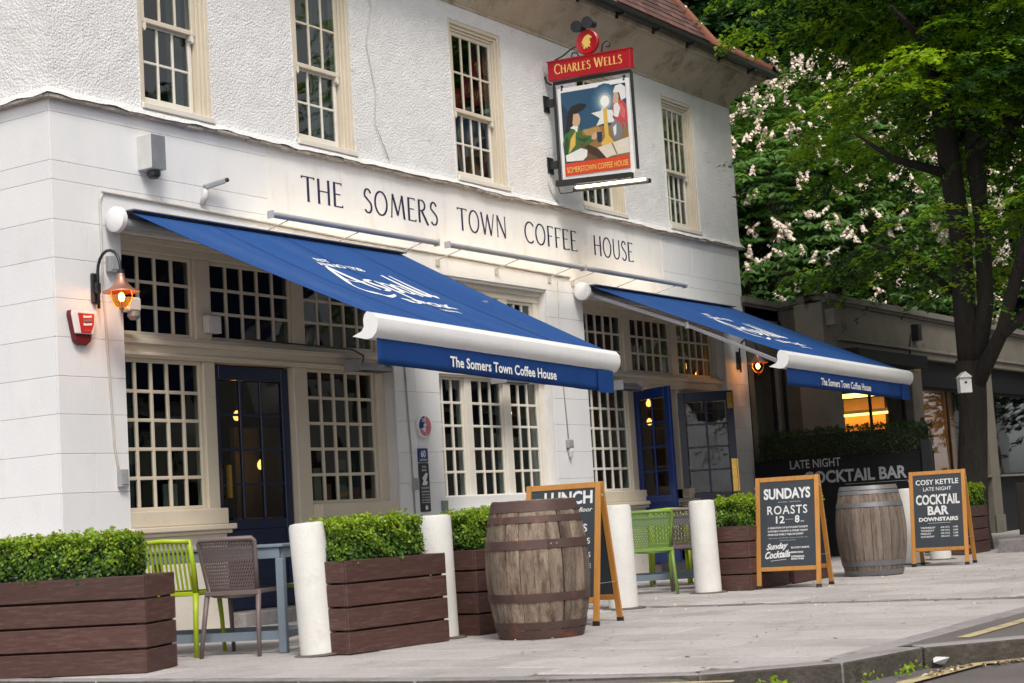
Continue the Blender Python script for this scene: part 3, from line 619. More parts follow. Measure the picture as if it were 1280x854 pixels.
# bay two
bay_frame(14.5, 16.77, [(14.5, 14.58), (15.16, 15.32), (15.93, 16.1), (16.66, 16.77)], m='cream_pale', lower=[(14.5, 14.56), (15.15, 15.28), (15.92, 16.06), (16.68, 16.77)])
for a, b in ((14.58, 15.16), (15.32, 15.93), (16.1, 16.66)): light(pub, a, b, 2.585, 3.32, .16, 3, 3, .035, .028, 'cream_pale')
for a, b in ((14.56, 15.15), (15.28, 15.92), (16.06, 16.68)): light(pub, a, b, 1.06, 2.385, .16, 3, 5, .03, .028, 'cream_pale')
sill(14.5, 16.77, .94, 'white_render', foot=False)
# bay three
bay_frame(17.58, 21.4, [(17.58, 17.7), (18.78, 18.96), (20.06, 20.24), (21.28, 21.4)], m='cream', lower=[(17.58, 17.7), (18.78, 18.93), (20.10, 20.24), (21.28, 21.4)])
tops3 = [light(pub, a, b, 2.585, 3.32, .16, c, 3, .035, .028) for a, b, c in ((17.7, 18.78, 5), (18.96, 20.06, 5), (20.24, 21.28, 5))]
light(pub, 17.7, 18.78, 1.06, 2.385, .16, 5, 5, .035, .03, 'cream_pale'); light(pub, 20.24, 21.28, 1.06, 2.385, .16, 5, 5, .035, .03)
sill(17.58, 18.93); sill(20.10, 21.4)
build(MB().box(18.9, 20.2, -.12, .35, -.1, .12), 'door_step', M['kerb'], pub, bevel=.01)
for wn, (a, b) in zip(tops3[1:], ((19.0, 20.02), (20.28, 21.24))):
    for k in range(5): q = MB().box(a + k * (b - a) / 5 + .012, a + (k + 1) * (b - a) / 5 - .012, .235, .245, 2.62, 3.28); build(q, 'blind', M['red_curtain'], wn)
# head soffits / reveals of the recesses are cut in the wall itself; doors next
def leaf(name, hx, hy, ang, W_, z0, z1, m, cols, rows, zmid, plate=False, label=None):
    d = Vector((math.cos(ang), math.sin(ang), 0)); n = Vector((-d.y, d.x, 0))
    Mx = Matrix(((d.x, n.x, 0, hx), (d.y, n.y, 0, hy), (0, 0, 1, 0), (0, 0, 0, 1))); st = .10
    q = MB(); q.box(0, st, -.022, .022, z0, z1, Mx); q.box(W_ - st, W_, -.022, .022, z0, z1, Mx); q.box(st, W_ - st, -.021, .021, z1 - .13, z1, Mx)
    q.box(st, W_ - st, -.021, .021, z0, z0 + .2, Mx); q.box(st, W_ - st, -.021, .021, zmid - .09, zmid, Mx); q.box(st, W_ - st, -.010, .010, z0 + .2, zmid - .09, Mx)
    q.box(st + .06, W_ - st - .06, -.016, .016, z0 + .26, zmid - .15, Mx)
    a0, a1, b0, b1 = st, W_ - st, zmid, z1 - .13; pw = (a1 - a0) / cols; ph = (b1 - b0) / rows
    for i in range(1, cols): q.box(a0 + pw * i - .014, a0 + pw * i + .014, -.017, .017, b0, b1, Mx)
    for j in range(1, rows): q.box(a0, a1, -.015, .015, b0 + ph * j - .012, b0 + ph * j + .012, Mx)
    do = build(q, name, M[m], pub, bevel=.004, label=label)
    for j in range(rows):
        for i in range(cols):
            build(MB().box(a0 + pw * i + .014, a0 + pw * (i + 1) - .014, -.003, .003, b0 + ph * j + .012, b0 + ph * (j + 1) - .012, Mx), 'pane', M['glass_door'], do)
    hg = MB()
    for z in (z0 + .25, z1 - .35): hg.box(-.015, .012, -.03, .03, z, z + .11, Mx)
    build(hg, 'hinge', M['black_metal'], do)
    return do, Mx
d1, Mx = leaf('door', 11.235, .22, 0, 1.05, .13, 2.37, 'navy', 3, 4, .95, label='closed dark navy door of the left entrance')
build(MB().box(.12, .16, -.075, -.045, 1.15, 1.45, Mx).box(.12, .16, -.05, -.02, 1.15, 1.17, Mx).box(.12, .16, -.05, -.02, 1.43, 1.45, Mx), 'handle', M['brass'], d1)
d2, Mx = leaf('door', 18.95, .14, math.atan2(-.67, -.27), .72, .13, 2.34, 'blue_door', 2, 4, .98, label='bright blue door leaf swung outwards, left of the right entrance')
build(MB().box(.64, .70, -.03, .03, .55, .62, Mx).tube([Mx @ Vector((.67, .03, .60)), Mx @ Vector((.67, .09, .60)), Mx @ Vector((.67, .09, .74)), Mx @ Vector((.67, .03, .74))], .012, 6), 'handle', M['plastic_white'], d2)
d3, Mx = leaf('door', 20.14, .15, math.atan2(-.60, .42), .76, .13, 2.34, 'navy', 2, 4, .98, label='dark navy door leaf with brass plates swung outwards')
for zz in ((.98, 1.42), (2.10, 2.32)):
    for s_ in (-1, 1): build(MB().box(.745, .764, -.036, .036, zz[0], zz[1], Mx) if s_ == 1 else MB().box(.675, .744, -.029, -.023, zz[0], zz[1], Mx), 'brass_plate', M['brass'], d3, bevel=.002)
    build(MB().box(.675, .744, .023, .029, zz[0], zz[1], Mx), 'brass_plate', M['brass'], d3, bevel=.002)
# interior: hanging pendants seen through the glass
for (x, y, z, lb) in ((12.42, 1.0, 1.99, 'just behind the left entrance door'), (12.74, 1.0, 1.50, 'deeper inside, low beyond the left entrance door'), (17.0 - .3, .6, 2.06, 'behind the middle window'), (20.9, 1.0, 2.30, 'in the right entrance, higher of two'), (20.92, 1.02, 2.04, 'in the right entrance, lower of two'), (21.02, .45, 2.78, 'behind the upper light right of the entrance')):
    pt = thing('pendant_lamp', 'small warm pendant lamp inside the pub, ' + lb, 'pendant lamp', (x, y, z), group='lit pendant lamps inside the pub')
    build(MB().lathe([(.012, .05), (.034, .02), (.038, -.01), (.028, -.04), (.008, -.05)], 12), 'bulb', M['pendant'], pt, world=False, smooth=True)
    build(MB().tube([(0, 0, .05), (0, 0, 3.6 - z)], .006, 6).lathe([(.02, .05), (.02, .09)], 8), 'flex', M['black_metal'], pt, world=False)
# things stood inside the left windows
def small(name, label, cat, parts, loc, rz=0, group=None):
    t = thing(name, label, cat, loc, rz, group)
    for nm, mb_, m_, kw in parts: build(mb_, nm, M[m_], t, world=False, **kw)
    return t
for i, (x, w_, h_, m_, lb) in enumerate(((10.72, .16, .22, 'pale_blind', 'pale card leaning inside the left window'), (12.72, .10, .34, 'p_page', 'white leaflet standing inside the second window'), (12.86, .12, .18, 's_pink', 'small pink leaflet inside the second window'), (13.1, .14, .42, 'pale_blind', 'tall pale notice inside the second window'), (13.32, .10, .14, 'copper', 'small plant pot inside the second window'))):
    small('window_display', lb, 'display', [('board', MB().box(-w_ / 2, w_ / 2, -.01, .01, 0, h_), m_, {}), ('foot', MB().box(-w_ / 3, w_ / 3, -.04, .05, -.01, 0), 'room', {})], (x, .26, 1.075))
for i, (x0, x1, y, z0, z1, m_, lb) in enumerate(((10.3, 11.3, 1.6, 1.0, 1.75, 'pale_blind', 'pale bench back inside the left bay window'), (12.7, 13.4, 1.3, .9, 1.9, 'p_page', 'cream notice screen inside the second window'), (15.2, 16.4, 1.8, 1.0, 1.6, 'curtain', 'grey settle inside the middle window'), (18.4, 19.4, 2.2, 1.1, 1.9, 'p_red', 'red chair backs inside the right bay window'))):
    t_ = thing('indoor_furniture', lb, 'furniture', (x0, y, .1)); build(MB().box(x0, x1, y, y + .08, z0, z1), 'back_panel', M[m_], t_, bevel=.01); build(MB().box(x0, x1, y - .45, y, z0 - .4, z0 - .32), 'seat_board', M['floorboard'], t_, bevel=.01)
for x in (10.2, 13.35, 14.75, 16.5):
    q = MB(); vs = []; k = 10
    for i in range(k + 1): vs += [(x + .16 * i / k, .31 + .02 * math.sin(i * 2.1), 1.08), (x + .16 * i / k, .31 + .02 * math.sin(i * 2.1), 2.36)]
    q.add(vs, [(2 * i, 2 * i + 2, 2 * i + 3, 2 * i + 1) for i in range(k)]); o_ = build(q, 'curtain', M['curtain'], pub)
# painted name
sg = thing('painted_name_sign', 'navy capitals reading THE SOMERS TOWN COFFEE HOUSE painted across the white fascia', 'sign', (12.4, 0, 4.0))
for wd, a, b in (('THE', 12.40, 13.02), ('SOMERS', 13.36, 14.64), ('TOWN', 15.02, 15.98), ('COFFEE', 16.37, 17.54), ('HOUSE', 17.95, 18.94)):
    word(sg, wd, M['ink'], a, b, 4.005, .252, lambda u, v, j: (u, -.0005 - j * .0003, v), k=1.4, gap=.14)
# old wiring on the facade
def cable(label, pts, r=.009, m='cable', grp=None, name='cable', cat='cable'):
    o = build(MB().tube(pts, r, 6), name, M[m], None, smooth=True); props(o, label, cat, grp); return o
cable('white cable running down the left pier from the awning end to a small box', [(9.80, -.012, 3.74), (9.77, -.012, 3.68), (9.77, -.012, 2.9), (9.80, -.012, 2.3), (9.83, -.012, 1.62), (9.86, -.012, 1.45), (9.88, -.012, 1.37)])
cable('white conduit along the top of the left awning', [(9.80, -.014, 3.76), (10.4, -.014, 3.75), (11.5, -.014, 3.73), (13.0, -.014, 3.70), (15, -.014, 3.69), (17.3, -.014, 3.66)], .013)
cable('thin dark cable running down the pier between left entrance and middle window', [(13.88, -.012, 2.6), (13.9, -.012, 2.0), (13.92, -.012, 1.5), (13.93, -.012, .9)], .008, 'ledge')
cable('white cable dropping to the junction box right of the middle window', [(17.02, -.012, 3.6), (16.98, -.012, 2.6), (17.03, -.012, 1.70)], .007)
cable('thin loose wire hanging on the roughcast right of the second upper window', [(13.55, -.035, 6.6), (13.62, -.035, 6.2), (13.50, -.035, 5.8), (13.62, -.035, 5.3), (13.58, -.035, 4.95), (13.78, -.04, 4.6)], .005)
cable('black cable along the transom to the heater', [(11.6, .02, 2.60), (12.6, .02, 2.585), (13.05, .0, 2.58), (13.2, -.02, 2.52), (13.17, -.03, 2.44)], .009, 'black_metal')
# ================================================================ AWNINGS
def awning(name, label, bx0, bx1, fx0, fx1, zb, zfl, zfr, fy, text_x, logo_c, armx):
    t = thing(name, label, 'awning', (bx0, -.2, zb - .1), group='blue retractable awnings over the entrances')
    c = MB(); c.box(bx0, bx1, -.16, -.0, zb - .10, zb - .0); c.box(bx0, bx1, -.30, -.10, zb + .005, zb + .02)
    build(c, 'cassette', M['grey_metal'], t, bevel=.008)
    build(MB().tube([(bx0, -.17, zb - .09), (bx1, -.17, zb - .09)], .05, 12), 'roller', M['plastic_grey'], t, smooth=False)
    for xx in (bx0 - .07, bx1):
        q = MB().lathe([(.09, 0), (.108, .012), (.108, .06), (.1, .07)], 28, M=Matrix(((0, 0, 1, xx), (1, 0, 0, -.13), (0, 1, 0, zb - .055), (0, 0, 0, 1))))
        shade_auto(build(q, 'end_cap', M['white_pvc'], t))
    vs = []; fs = []; nu, nv = 60, 24
    def pos(u, v, lift=0):
        a = Vector((bx0 + .02 + (bx1 - bx0 - .04) * u, -.24, zb)); b = Vector((fx0 + (fx1 - fx0) * u, fy, zfl + (zfr - zfl) * u))
        p = a.lerp(b, v); s = -.045 * math.sin(PI * v) * (.4 + .6 * math.sin(PI * u)) + .007 * math.sin(u * 38 + v * 3) * v * (1 - v) * 2 + .004 * math.sin(u * 90 + 2 * v) * v
        s += -.02 * math.exp(-((u - .5) / .02) ** 2) * 0
        return p + Vector((0, 0, s + lift))
    for j in range(nv + 1):
        for i in range(nu + 1): vs.append(pos(i / nu, j / nv))
    for j in range(nv):
        for i in range(nu): a = j * (nu + 1) + i; fs.append((a, a + 1, a + nu + 2, a + nu + 1))
    f = build(MB().add(vs, fs), 'fabric', M['fabric'], t, smooth=True); sd_ = f.modifiers.new('s', 'SOLIDIFY'); sd_.thickness = .004
    for k in (1, 2, 3):                                   # sewn seams
        u = k / 4; q = MB(); vs = []
        for j in range(25): p = pos(u, j / 24, .0028); vs += [(p.x - .009, p.y, p.z), (p.x + .009, p.y, p.z)]
        q.add(vs, [(2 * j, 2 * j + 1, 2 * j + 3, 2 * j + 2) for j in range(24)]); build(q, 'seam', M['valance'], t)
    # front bar
    prof = [(.01, .012), (-.05, -.004), (-.085, -.045), (-.09, -.10), (-.072, -.155), (-.03, -.195), (.03, -.20), (.16, -.165), (.07, -.135), (.045, -.10), (.05, -.05), (.035, -.01)]
    A = Vector((fx0 - .02, fy, zfl)); B = Vector((fx1 + .03, fy, zfr)); n = len(prof); vs = []
    for P_ in (A, B): vs += [P_ + Vector((0, a, b)) for a, b in prof]
    q = MB().add(vs, [tuple(range(n)), tuple(range(n, 2 * n))] + [(i, (i + 1) % n, (i + 1) % n + n, i + n) for i in range(n)])
    shade_auto(build(q, 'front_bar', M['white_pvc'], t), 30)
    q = MB(); q.add([B + Vector((.0, a, b)) for a, b in prof] + [B + Vector((.035, a * .8, b * .9 - .01)) for a, b in prof], [tuple(range(n)), tuple(range(n, 2 * n))] + [(i, (i + 1) % n, (i + 1) % n + n, i + n) for i in range(n)])
    shade_auto(build(q, 'bar_end', M['white_pvc'], t))
    # valance
    vs = []; m_ = 50
    for i in range(m_ + 1):
        u = i / m_; x = fx0 + .03 + (fx1 - fx0 - .09) * u; z = zfl + (zfr - zfl) * u; w_ = .006 * math.sin(u * 31) + .004 * math.sin(u * 77)
        for k in range(5): vs.append((x, fy - .035 + w_ * k / 4, z - .17 - .222 * k / 4))
    v_ = build(MB().add(vs, [(i * 5 + k, i * 5 + k + 1, i * 5 + k + 6, i * 5 + k + 5) for i in range(m_) for k in range(4)]), 'valance', M['valance'], t, smooth=True)
    sd_ = v_.modifiers.new('s', 'SOLIDIFY'); sd_.thickness = .003
    q = MB().box(fx1 - .34, fx1 - .06, fy - .052, fy - .049, zfr - .395, zfr - .19); build(q, 'valance_fold', M['valance'], t)
    sl_ = (zfr - zfl) / (fx1 - fx0); xd = Vector((1, 0, sl_))
    x0, x1 = text_x; zt = zfl + sl_ * (x0 - fx0) - .345
    text(t, 'lettering', 'The Somers Town Coffee House', M['white_pvc'], (x0, fy - .045, zt), xd, (0, 0, 1), x1 - x0, .088, bold=.024, space=1.02, th=.002)
    # arms
    for xx, dr in ((armx, 1), (bx1 - .35, -1)):
        q = MB(); k_ = (1.45 - .24) / (-fy - .24); lo = (.085 if xx < bx0 + .2 else .12); e = Vector((xx, -1.45, zb + (zfl - zb) * k_ - lo)); q.bar((xx, -.20, zb - .02 - lo), e, .05, .05); q.bar(e, (xx, fy + .05, zfl - lo - .03), .045, .045)
        q.tube([e + Vector((0, 0, -.04)), e + Vector((0, 0, .04))], .035, 10); build(q, 'folding_arm', M['grey_metal'], t, bevel=.006)
    # print on the cloth
    def pr(cx_, v, s, wd, ht, bold=.0, shear=0, m='print_white'):
        me = text_mesh(s, bold, shear, .92, 4); co = np.empty(len(me.vertices) * 3); me.vertices.foreach_get('co', co); co = co.reshape(-1, 3); mn = co.min(0); mx = co.max(0)
        L = (Vector((fx0, fy, zfl)) - Vector((bx0, -.24, zb))).length; Wd = bx1 - bx0
        Mi = WM[t.name].inverted(); out = []
        for c_ in co:
            u = (cx_ - bx0 + (c_[0] - mn[0]) / (mx[0] - mn[0]) * wd - wd / 2) / Wd; vv = v - ((c_[1] - mn[1]) / (mx[1] - mn[1]) * ht) / L
            p = Mi @ pos(u, vv, .006); out += [p.x, p.y, p.z]
        me.vertices.foreach_set('co', out); me.update(); me.materials.clear(); link('cloth_print', me, M[m], t)
    KX, KY = 1.0, 1.25
    def stroke(pts, ws):
        q = MB(); vs = []
        L = (Vector((fx0, fy, zfl)) - Vector((bx0, -.24, zb))).length; Wd = bx1 - bx0; n_ = len(pts)
        for i, p in enumerate(pts):
            a = pts[max(i - 1, 0)]; b = pts[min(i + 1, n_ - 1)]; dx, dy = b[0] - a[0], b[1] - a[1]; l_ = math.hypot(dx, dy) or 1; w_ = 1.55 * ws if not isinstance(ws, tuple) else 1.55 * (ws[0] + (ws[1] - ws[0]) * math.sin(PI * i / (n_ - 1)))
            for s_ in (1, -1): vs.append(pos((logo_c + p[0] * KX - dy / l_ * w_ / 2 * s_ - bx0) / Wd, .50 - (p[1] * KY + dx / l_ * w_ / 2 * s_) / L, .006))
        q.add(vs, [(2 * i, 2 * i + 1, 2 * i + 3, 2 * i + 2) for i in range(n_ - 1)]); build(q, 'cloth_print', M['print_white'], t)
    # large script wordmark: swooping A, spall, underline sweep
    def bez(p0, p1, p2, n=12): return [((1 - t_) ** 2 * p0[0] + 2 * t_ * (1 - t_) * p1[0] + t_ ** 2 * p2[0], (1 - t_) ** 2 * p0[1] + 2 * t_ * (1 - t_) * p1[1] + t_ ** 2 * p2[1]) for t_ in [i / n for i in range(n + 1)]]
    stroke(bez((-.62, -.12), (-.45, .10), (-.26, .36)), (.02, .05)); stroke(bez((-.26, .36), (-.27, .1), (-.20, -.12)), (.03, .055))
    stroke(bez((-.60, -.10), (-.72, -.26), (-.50, -.30)) + bez((-.50, -.30), (-.3, -.32), (-.12, -.2))[1:], (.012, .045)); stroke(bez((-.46, .03), (-.3, .02), (-.16, .06)), .022)
    stroke(bez((.03, .12), (-.14, .14), (-.06, .0)) + bez((-.06, .0), (.04, -.1), (-.14, -.12))[1:], (.02, .045))
    stroke(bez((.08, .12), (.06, -.05), (.02, -.30)), (.03, .04)); stroke(bez((.08, .05), (.22, .16), (.22, .0)) + bez((.22, .0), (.2, -.14), (.06, -.08))[1:], (.02, .035))
    stroke(bez((.40, .08), (.26, .14), (.26, .0)) + bez((.26, .0), (.28, -.16), (.40, -.04))[1:], (.02, .035)); stroke(bez((.41, .10), (.40, -.05), (.44, -.12)), .035)
    for dx in (.52, .64): stroke(bez((dx, .34), (dx - .03, .05), (dx + .0, -.08)) + bez((dx, -.08), (dx + .03, -.14), (dx + .08, -.06))[1:], (.02, .05))
    Ls = 1 / (Vector((fx0, fy, zfl)) - Vector((bx0, -.24, zb))).length
    pr(logo_c + .16, .50 + .50 * Ls, 'SUFFOLK', .74, .13, .045); pr(logo_c - .10, .50 - .60 * Ls, 'EST', .2, .08, .03); pr(logo_c + .02, .50 - .46 * Ls, 'ANNO 1728', .66, .10, .03)
    pr(logo_c + .26, .50 + .64 * Ls, 'ENGLAND', .30, .06, .03)
    return t
awning('awning', 'blue awning over the left entrance, nearest the street corner', 9.87, 13.66, 10.02, 13.63, 3.56, 2.43, 2.305, -2.62, (10.98, 12.58), 11.70, 11.35)
awning('awning', 'blue awning over the right entrance beside the low grey building', 17.42, 21.28, 17.50, 21.40, 3.54, 2.50, 2.42, -2.62, (18.45, 20.0), 19.32, 17.52)
# ================================================================ LAMPS AND FITTINGS ON THE WALL
for (a, b, lb) in ((11.56, 14.14, 'grey trough light under the words THE SOMERS, above the left awning'), (14.34, 17.09, 'grey trough light between the other two, under TOWN and COFFEE'), (17.12, 19.70, 'grey trough light under the word HOUSE, above the right awning')):
    t = thing('trough_light', lb, 'light fitting', (a, 0, 3.72), group='trough lights lighting the painted name')
    n = 9; pr_ = [(-.03 * math.cos(PI * i / n) * 1, .03 * math.sin(PI * i / n)) for i in range(n + 1)]
    q = MB(); vs = []
    for x in (a, b): vs += [(x, -.33 + .034 * math.cos(R(150 + 190 * i / n)), 3.725 + .034 * math.sin(R(150 + 190 * i / n))) for i in range(n + 1)]
    q.add(vs, [(i, i + 1, i + n + 2, i + n + 1) for i in range(n)]); q.box(a - .01, a, -.366, -.29, 3.685, 3.755); q.box(b, b + .01, -.366, -.29, 3.685, 3.755)
    o = build(q, 'housing', M['rail_metal'], t); sm = o.modifiers.new('s', 'SOLIDIFY'); sm.thickness = .004
    build(MB().tube([(a + .06, -.315, 3.735), (b - .06, -.315, 3.735)], .011, 8), 'tube', M['trough_lit'], t)
    for k in range(3):
        x = a + .25 + (b - a - .5) * k / 2; q = MB(); q.tube([(x, -.33, 3.70), (x, -.20, 3.67), (x, -.015, 3.63)], .006, 6); q.box(x - .03, x + .03, -.014, .0, 3.56, 3.63); build(q, 'bracket', M['cable'], t)
def lantern(name, label, x, y0, z, s=1.0, plate='black_metal'):
    t = thing(name, label, 'wall lantern', (x, y0, z))
    q = MB(); q.box(-.045 * s, .045 * s, -.03, 0, -.13 * s, .13 * s); q.box(-.03, .03, -.06, -.03, -.05, .05); build(q, 'back_plate', M[plate], t, world=False, bevel=.02, seg=2)
    pts = [(0, -.05, -.19 * s), (0, -.055, .12 * s)] + [(0, -.05 - .14 * s + .14 * s * math.cos(PI - PI * (1 - i / 9)), .12 * s + .19 * s * math.sin(PI * i / 9)) for i in range(10)]
    pts = [(0, -.05, -.17 * s), (0, -.05, .13 * s)] + [(0, -.05 - .135 * s * (1 - math.cos(PI * i / 9)), .13 * s + .17 * s * math.sin(PI * i / 9)) for i in range(1, 10)] + [(0, -.32 * s, .10 * s)]
    build(MB().tube(pts, .013, 8), 'arm', M['black_metal'], t, world=False, smooth=True)
    c = (0, -.32 * s, 0)
    shade_auto(build(MB().lathe([(.03, .12), (.032, .09), (.018, .085)], 14, c), 'cap', M['black_metal'], t, world=False))
    q = MB().lathe([(.028, .09), (.034, .06), (.045, .03), (.062, -.0), (.095, -.035), (.15, -.06), (.152, -.068), (.09, -.045), (.05, -.01)], 28, c, cap=False)
    shade_auto(build(q, 'shade', M['copper'], t, world=False), 50)
    shade_auto(build(MB().lathe([(.075, -.06), (.085, -.09), (.08, -.13), (.055, -.18), (.02, -.205)], 18, c), 'glass', M['amber_glass'], t, world=False), 50)
    q = MB()
    for k in range(4): a = PI / 4 + k * PI / 2; q.tube([(c[0] + math.cos(a) * r_, c[1] + math.sin(a) * r_, zz) for r_, zz in ((.078, -.06), (.088, -.09), (.082, -.135), (.056, -.185), (.012, -.21))], .004, 5)
    q.lathe([(.022, -.2), (.012, -.22), (.004, -.24)], 8, c); build(q, 'cage', M['copper'], t, world=False)
    build(MB().lathe([(.006, -.07), (.022, -.09), (.026, -.11), (.018, -.135), (.004, -.145)], 12, c), 'bulb', M['bulb'], t, world=False)
    return t
lantern('wall_lantern', 'lit copper bell lantern on a swan neck above the red alarm box', 9.68, 0, 2.92)
lantern('wall_lantern', 'copper bell lantern, lit, on the end pier right of the right entrance', 21.78, 0, 2.84, 1.0)
# alarm box
t = thing('alarm_box', 'red and white burglar alarm box on the left pier below the lantern', 'alarm', (9.5, 0, 2.58))
def plate(poly, x, y, z, d, m, nm, par, bv=.0):
    q = MB(); q.prism(poly, d, Matrix(((1, 0, 0, x), (0, 0, -1, y), (0, 1, 0, z), (0, 0, 0, 1)))); return build(q, nm, M[m], par, bevel=bv, seg=2)
plate([(-.13, .14), (.13, .14), (.135, .10), (.085, -.11), (.04, -.145), (-.04, -.145), (-.085, -.11), (-.135, .10)], 9.5, 0, 2.58, .05, 's_maroon', 'base', t, .012)
plate([(-.125, .135), (.125, .135), (.128, .10), (.095, -.055), (-.095, -.055), (-.128, .10)], 9.5, -.048, 2.58, .022, 's_white', 'cover', t, .008)
plate([(-.07, .115), (.105, .115), (.095, .02), (.06, -.05), (-.04, -.05)], 9.5, -.071, 2.58, .003, 's_red', 'panel', t)
for k in range(3): plate([(-.035, 0), (.055, .008), (.055, .026), (.0, .018), (-.035, .022)], 9.52, -.0745, 2.655 - k * .032, .002, 's_white' if k != 1 else 'p_grey', 'emblem', t)
text(t, 'lettering', 'ALARM', M['s_pink'], (9.525, -.0745, 2.548), (1, 0, 0), (0, 0, 1), .07, .012, 'c', bold=.02)
# box camera housing at the top left
t = thing('camera_box', 'white boxy camera housing above the left end of the awning', 'camera', (10.4, 0, 4.14))
build(MB().box(10.23, 10.40, -.17, 0, 4.0, 4.30), 'housing', M['plastic_white'], t, bevel=.004)
build(MB().box(10.232, 10.398, -.174, -.171, 4.002, 4.298), 'mirror_face', M['lead'], t)
build(MB().lathe([(.06, 3.99), (.06, 3.955), (.04, 3.93)], 14, (10.33, -.09, 0)), 'lens', M['black_metal'], t)
# cctv arm
t = thing('security_camera', 'small grey pivoting security camera above the left awning', 'camera', (11.01, 0, 3.85))
build(MB().tube([(11.0, -.01, 3.80), (11.0, -.05, 3.86), (11.0, -.06, 3.93)], [.028, .032, .024], 10), 'mount', M['plastic_white'], t, smooth=True)
build(MB().bar((10.98, -.06, 3.94), (11.19, -.11, 4.02), .055, .05), 'body', M['plastic_grey'], t, bevel=.012, seg=2)
build(MB().tube([(11.19, -.11, 4.02), (11.23, -.12, 4.035)], .02, 8), 'lens', M['black_metal'], t)
def wallbox(name, label, x, z, w_, h_, d, m='plastic_white', extra=None, y=0, cat='box', nm='case'):
    t = thing(name, label, cat, (x, y, z)); build(MB().box(x - w_ / 2, x + w_ / 2, y - d, y, z - h_ / 2, z + h_ / 2), nm, M[m], t, bevel=.008, seg=2)
    build(MB().box(x - w_ * .35, x + w_ * .35, y - d - .006, y - d, z - h_ * .35, z + h_ * .35), 'lid', M[m], t, bevel=.003); return t
wallbox('junction_box', 'pale grey junction box low on the left pier', 9.90, 1.34, .09, .15, .05, 'plastic_grey')
wallbox('sensor_box', 'grey sensor box behind the arm of the left lantern', 9.87, 3.14, .11, .14, .06, 'plastic_grey')
t = wallbox('meter_box', 'white meter box on the mullion of the left upper lights', 11.16, 2.72, .17, .16, .07, 'plastic_white', y=.12)
t = wallbox('junction_box', 'grey junction box with a glass bulb on the pier right of the middle window', 17.03, 1.64, .11, .10, .05, 'plastic_grey')
build(MB().lathe([(.025, -.05), (.032, -.09), (.02, -.15), (.004, -.17)], 10, (17.03, -.03, 1.64)), 'glass_bulb', M['plastic_white'], t)
wallbox('junction_box', 'dark junction box on the thin cable left of the sixty sign', 13.95, 1.22, .07, .12, .05, 'plastic_grey')
t = thing('floodlight', 'white floodlight hidden behind the left lantern against the pier', 'light fitting', (9.98, 0, 2.78))
build(MB().box(9.93, 10.08, -.14, -.02, 2.74, 2.86), 'body', M['plastic_white'], t, bevel=.015); build(MB().lathe([(.05, 2.74), (.055, 2.70), (.03, 2.67)], 12, (10.02, -.1, 0)), 'lens', M['p_grey'], t)
# heaters under the awnings
for x, z, y, lb in ((13.15, 2.40, -.02, 'grey outdoor heater over the second left window'), (15.70, 2.36, -.03, 'grey outdoor heater over the middle window'), (18.30, 2.36, -.03, 'grey outdoor heater over the right bay window')):
    t = thing('patio_heater', lb, 'heater', (x, y, z), group='outdoor heaters over the windows')
    q = MB(); q.prism([(0, .10), (-.12, .085), (-.20, .03), (-.19, .0), (-.05, .0), (0, .03)], .50, Matrix(((0, 0, 1, x - .25), (1, 0, 0, y), (0, 1, 0, z - .05), (0, 0, 0, 1)))); build(q, 'hood', M['grey_metal'], t, bevel=.006)
    build(MB().box(x - .22, x + .22, y - .18, y - .06, z - .058, z - .048), 'element', M['black_metal'], t)
    build(MB().box(x - .03, x + .03, y, y + .15, z, z + .05), 'bracket', M['grey_metal'], t)
    for s_ in (-1, 1): build(MB().box(x + s_ * .25 - .008, x + s_ * .25 + .008, y - .2, y + .01, z - .06, z + .06), 'end_plate', M['plastic_grey'], t, bevel=.004)
# plaques
t = thing('round_plaque', 'round red, white and blue plaque on the pier left of the middle window', 'plaque', (14.15, 0, 1.82))
Mp = Matrix(((1, 0, 0, 14.15), (0, 0, -1, 0), (0, 1, 0, 1.82), (0, 0, 0, 1)))
shade_auto(build(MB().lathe([(.118, 0), (.125, .006), (.125, .03), (.115, .036)], 32, M=Mp), 'disc', M['s_white'], t))
def seg_(a0, a1, r0, r1, m, d=.0375):
    n = 14; P_ = [(r1 * math.cos(R(a0 + (a1 - a0) * i / n)), r1 * math.sin(R(a0 + (a1 - a0) * i / n))) for i in range(n + 1)] + [(r0 * math.cos(R(a1 + (a0 - a1) * i / n)), r0 * math.sin(R(a1 + (a0 - a1) * i / n))) for i in range(n + 1)]
    q = MB().prism(P_, .0012, Mp @ Matrix.Translation((0, 0, d - .001))); build(q, 'colour_field', M[m], t)
seg_(90, 200, .03, .105, 's_blue'); seg_(-80, 80, .03, .105, 's_pink'); seg_(205, 275, .06, .105, 's_pink')
text(t, 'lettering', '10', M['s_white'], (14.12, -.039, 1.86), (1, 0, 0), (0, 0, 1), .05, .045, 'c', bold=.03)
text(t, 'lettering', 'EST 2011', M['s_blue'], (14.15, -.038, 1.80), (1, 0, 0), (0, 0, 1), .12, .022, 'c', bold=.02)
t = thing('number_sign', 'small blue sign with the number 60 above the black menu board', 'sign', (14.12, 0, 1.52))
build(MB().box(14.035, 14.205, -.012, 0, 1.445, 1.59), 'panel', M['s_blue'], t, bevel=.002)
text(t, 'lettering', '60', M['s_white'], (14.12, -.0125, 1.495), (1, 0, 0), (0, 0, 1), .085, .075, 'c', bold=.03); text(t, 'lettering', 'CHALTON ST', M['s_white'], (14.12, -.0125, 1.458), (1, 0, 0), (0, 0, 1), .13, .022, 'c', bold=.02)
t = thing('menu_sign', 'tall black notice with white text on the pier left of the middle window', 'sign', (14.12, 0, .93))
build(MB().box(14.035, 14.205, -.014, 0, .93, 1.435), 'panel', M['chalkboard'], t, bevel=.002)
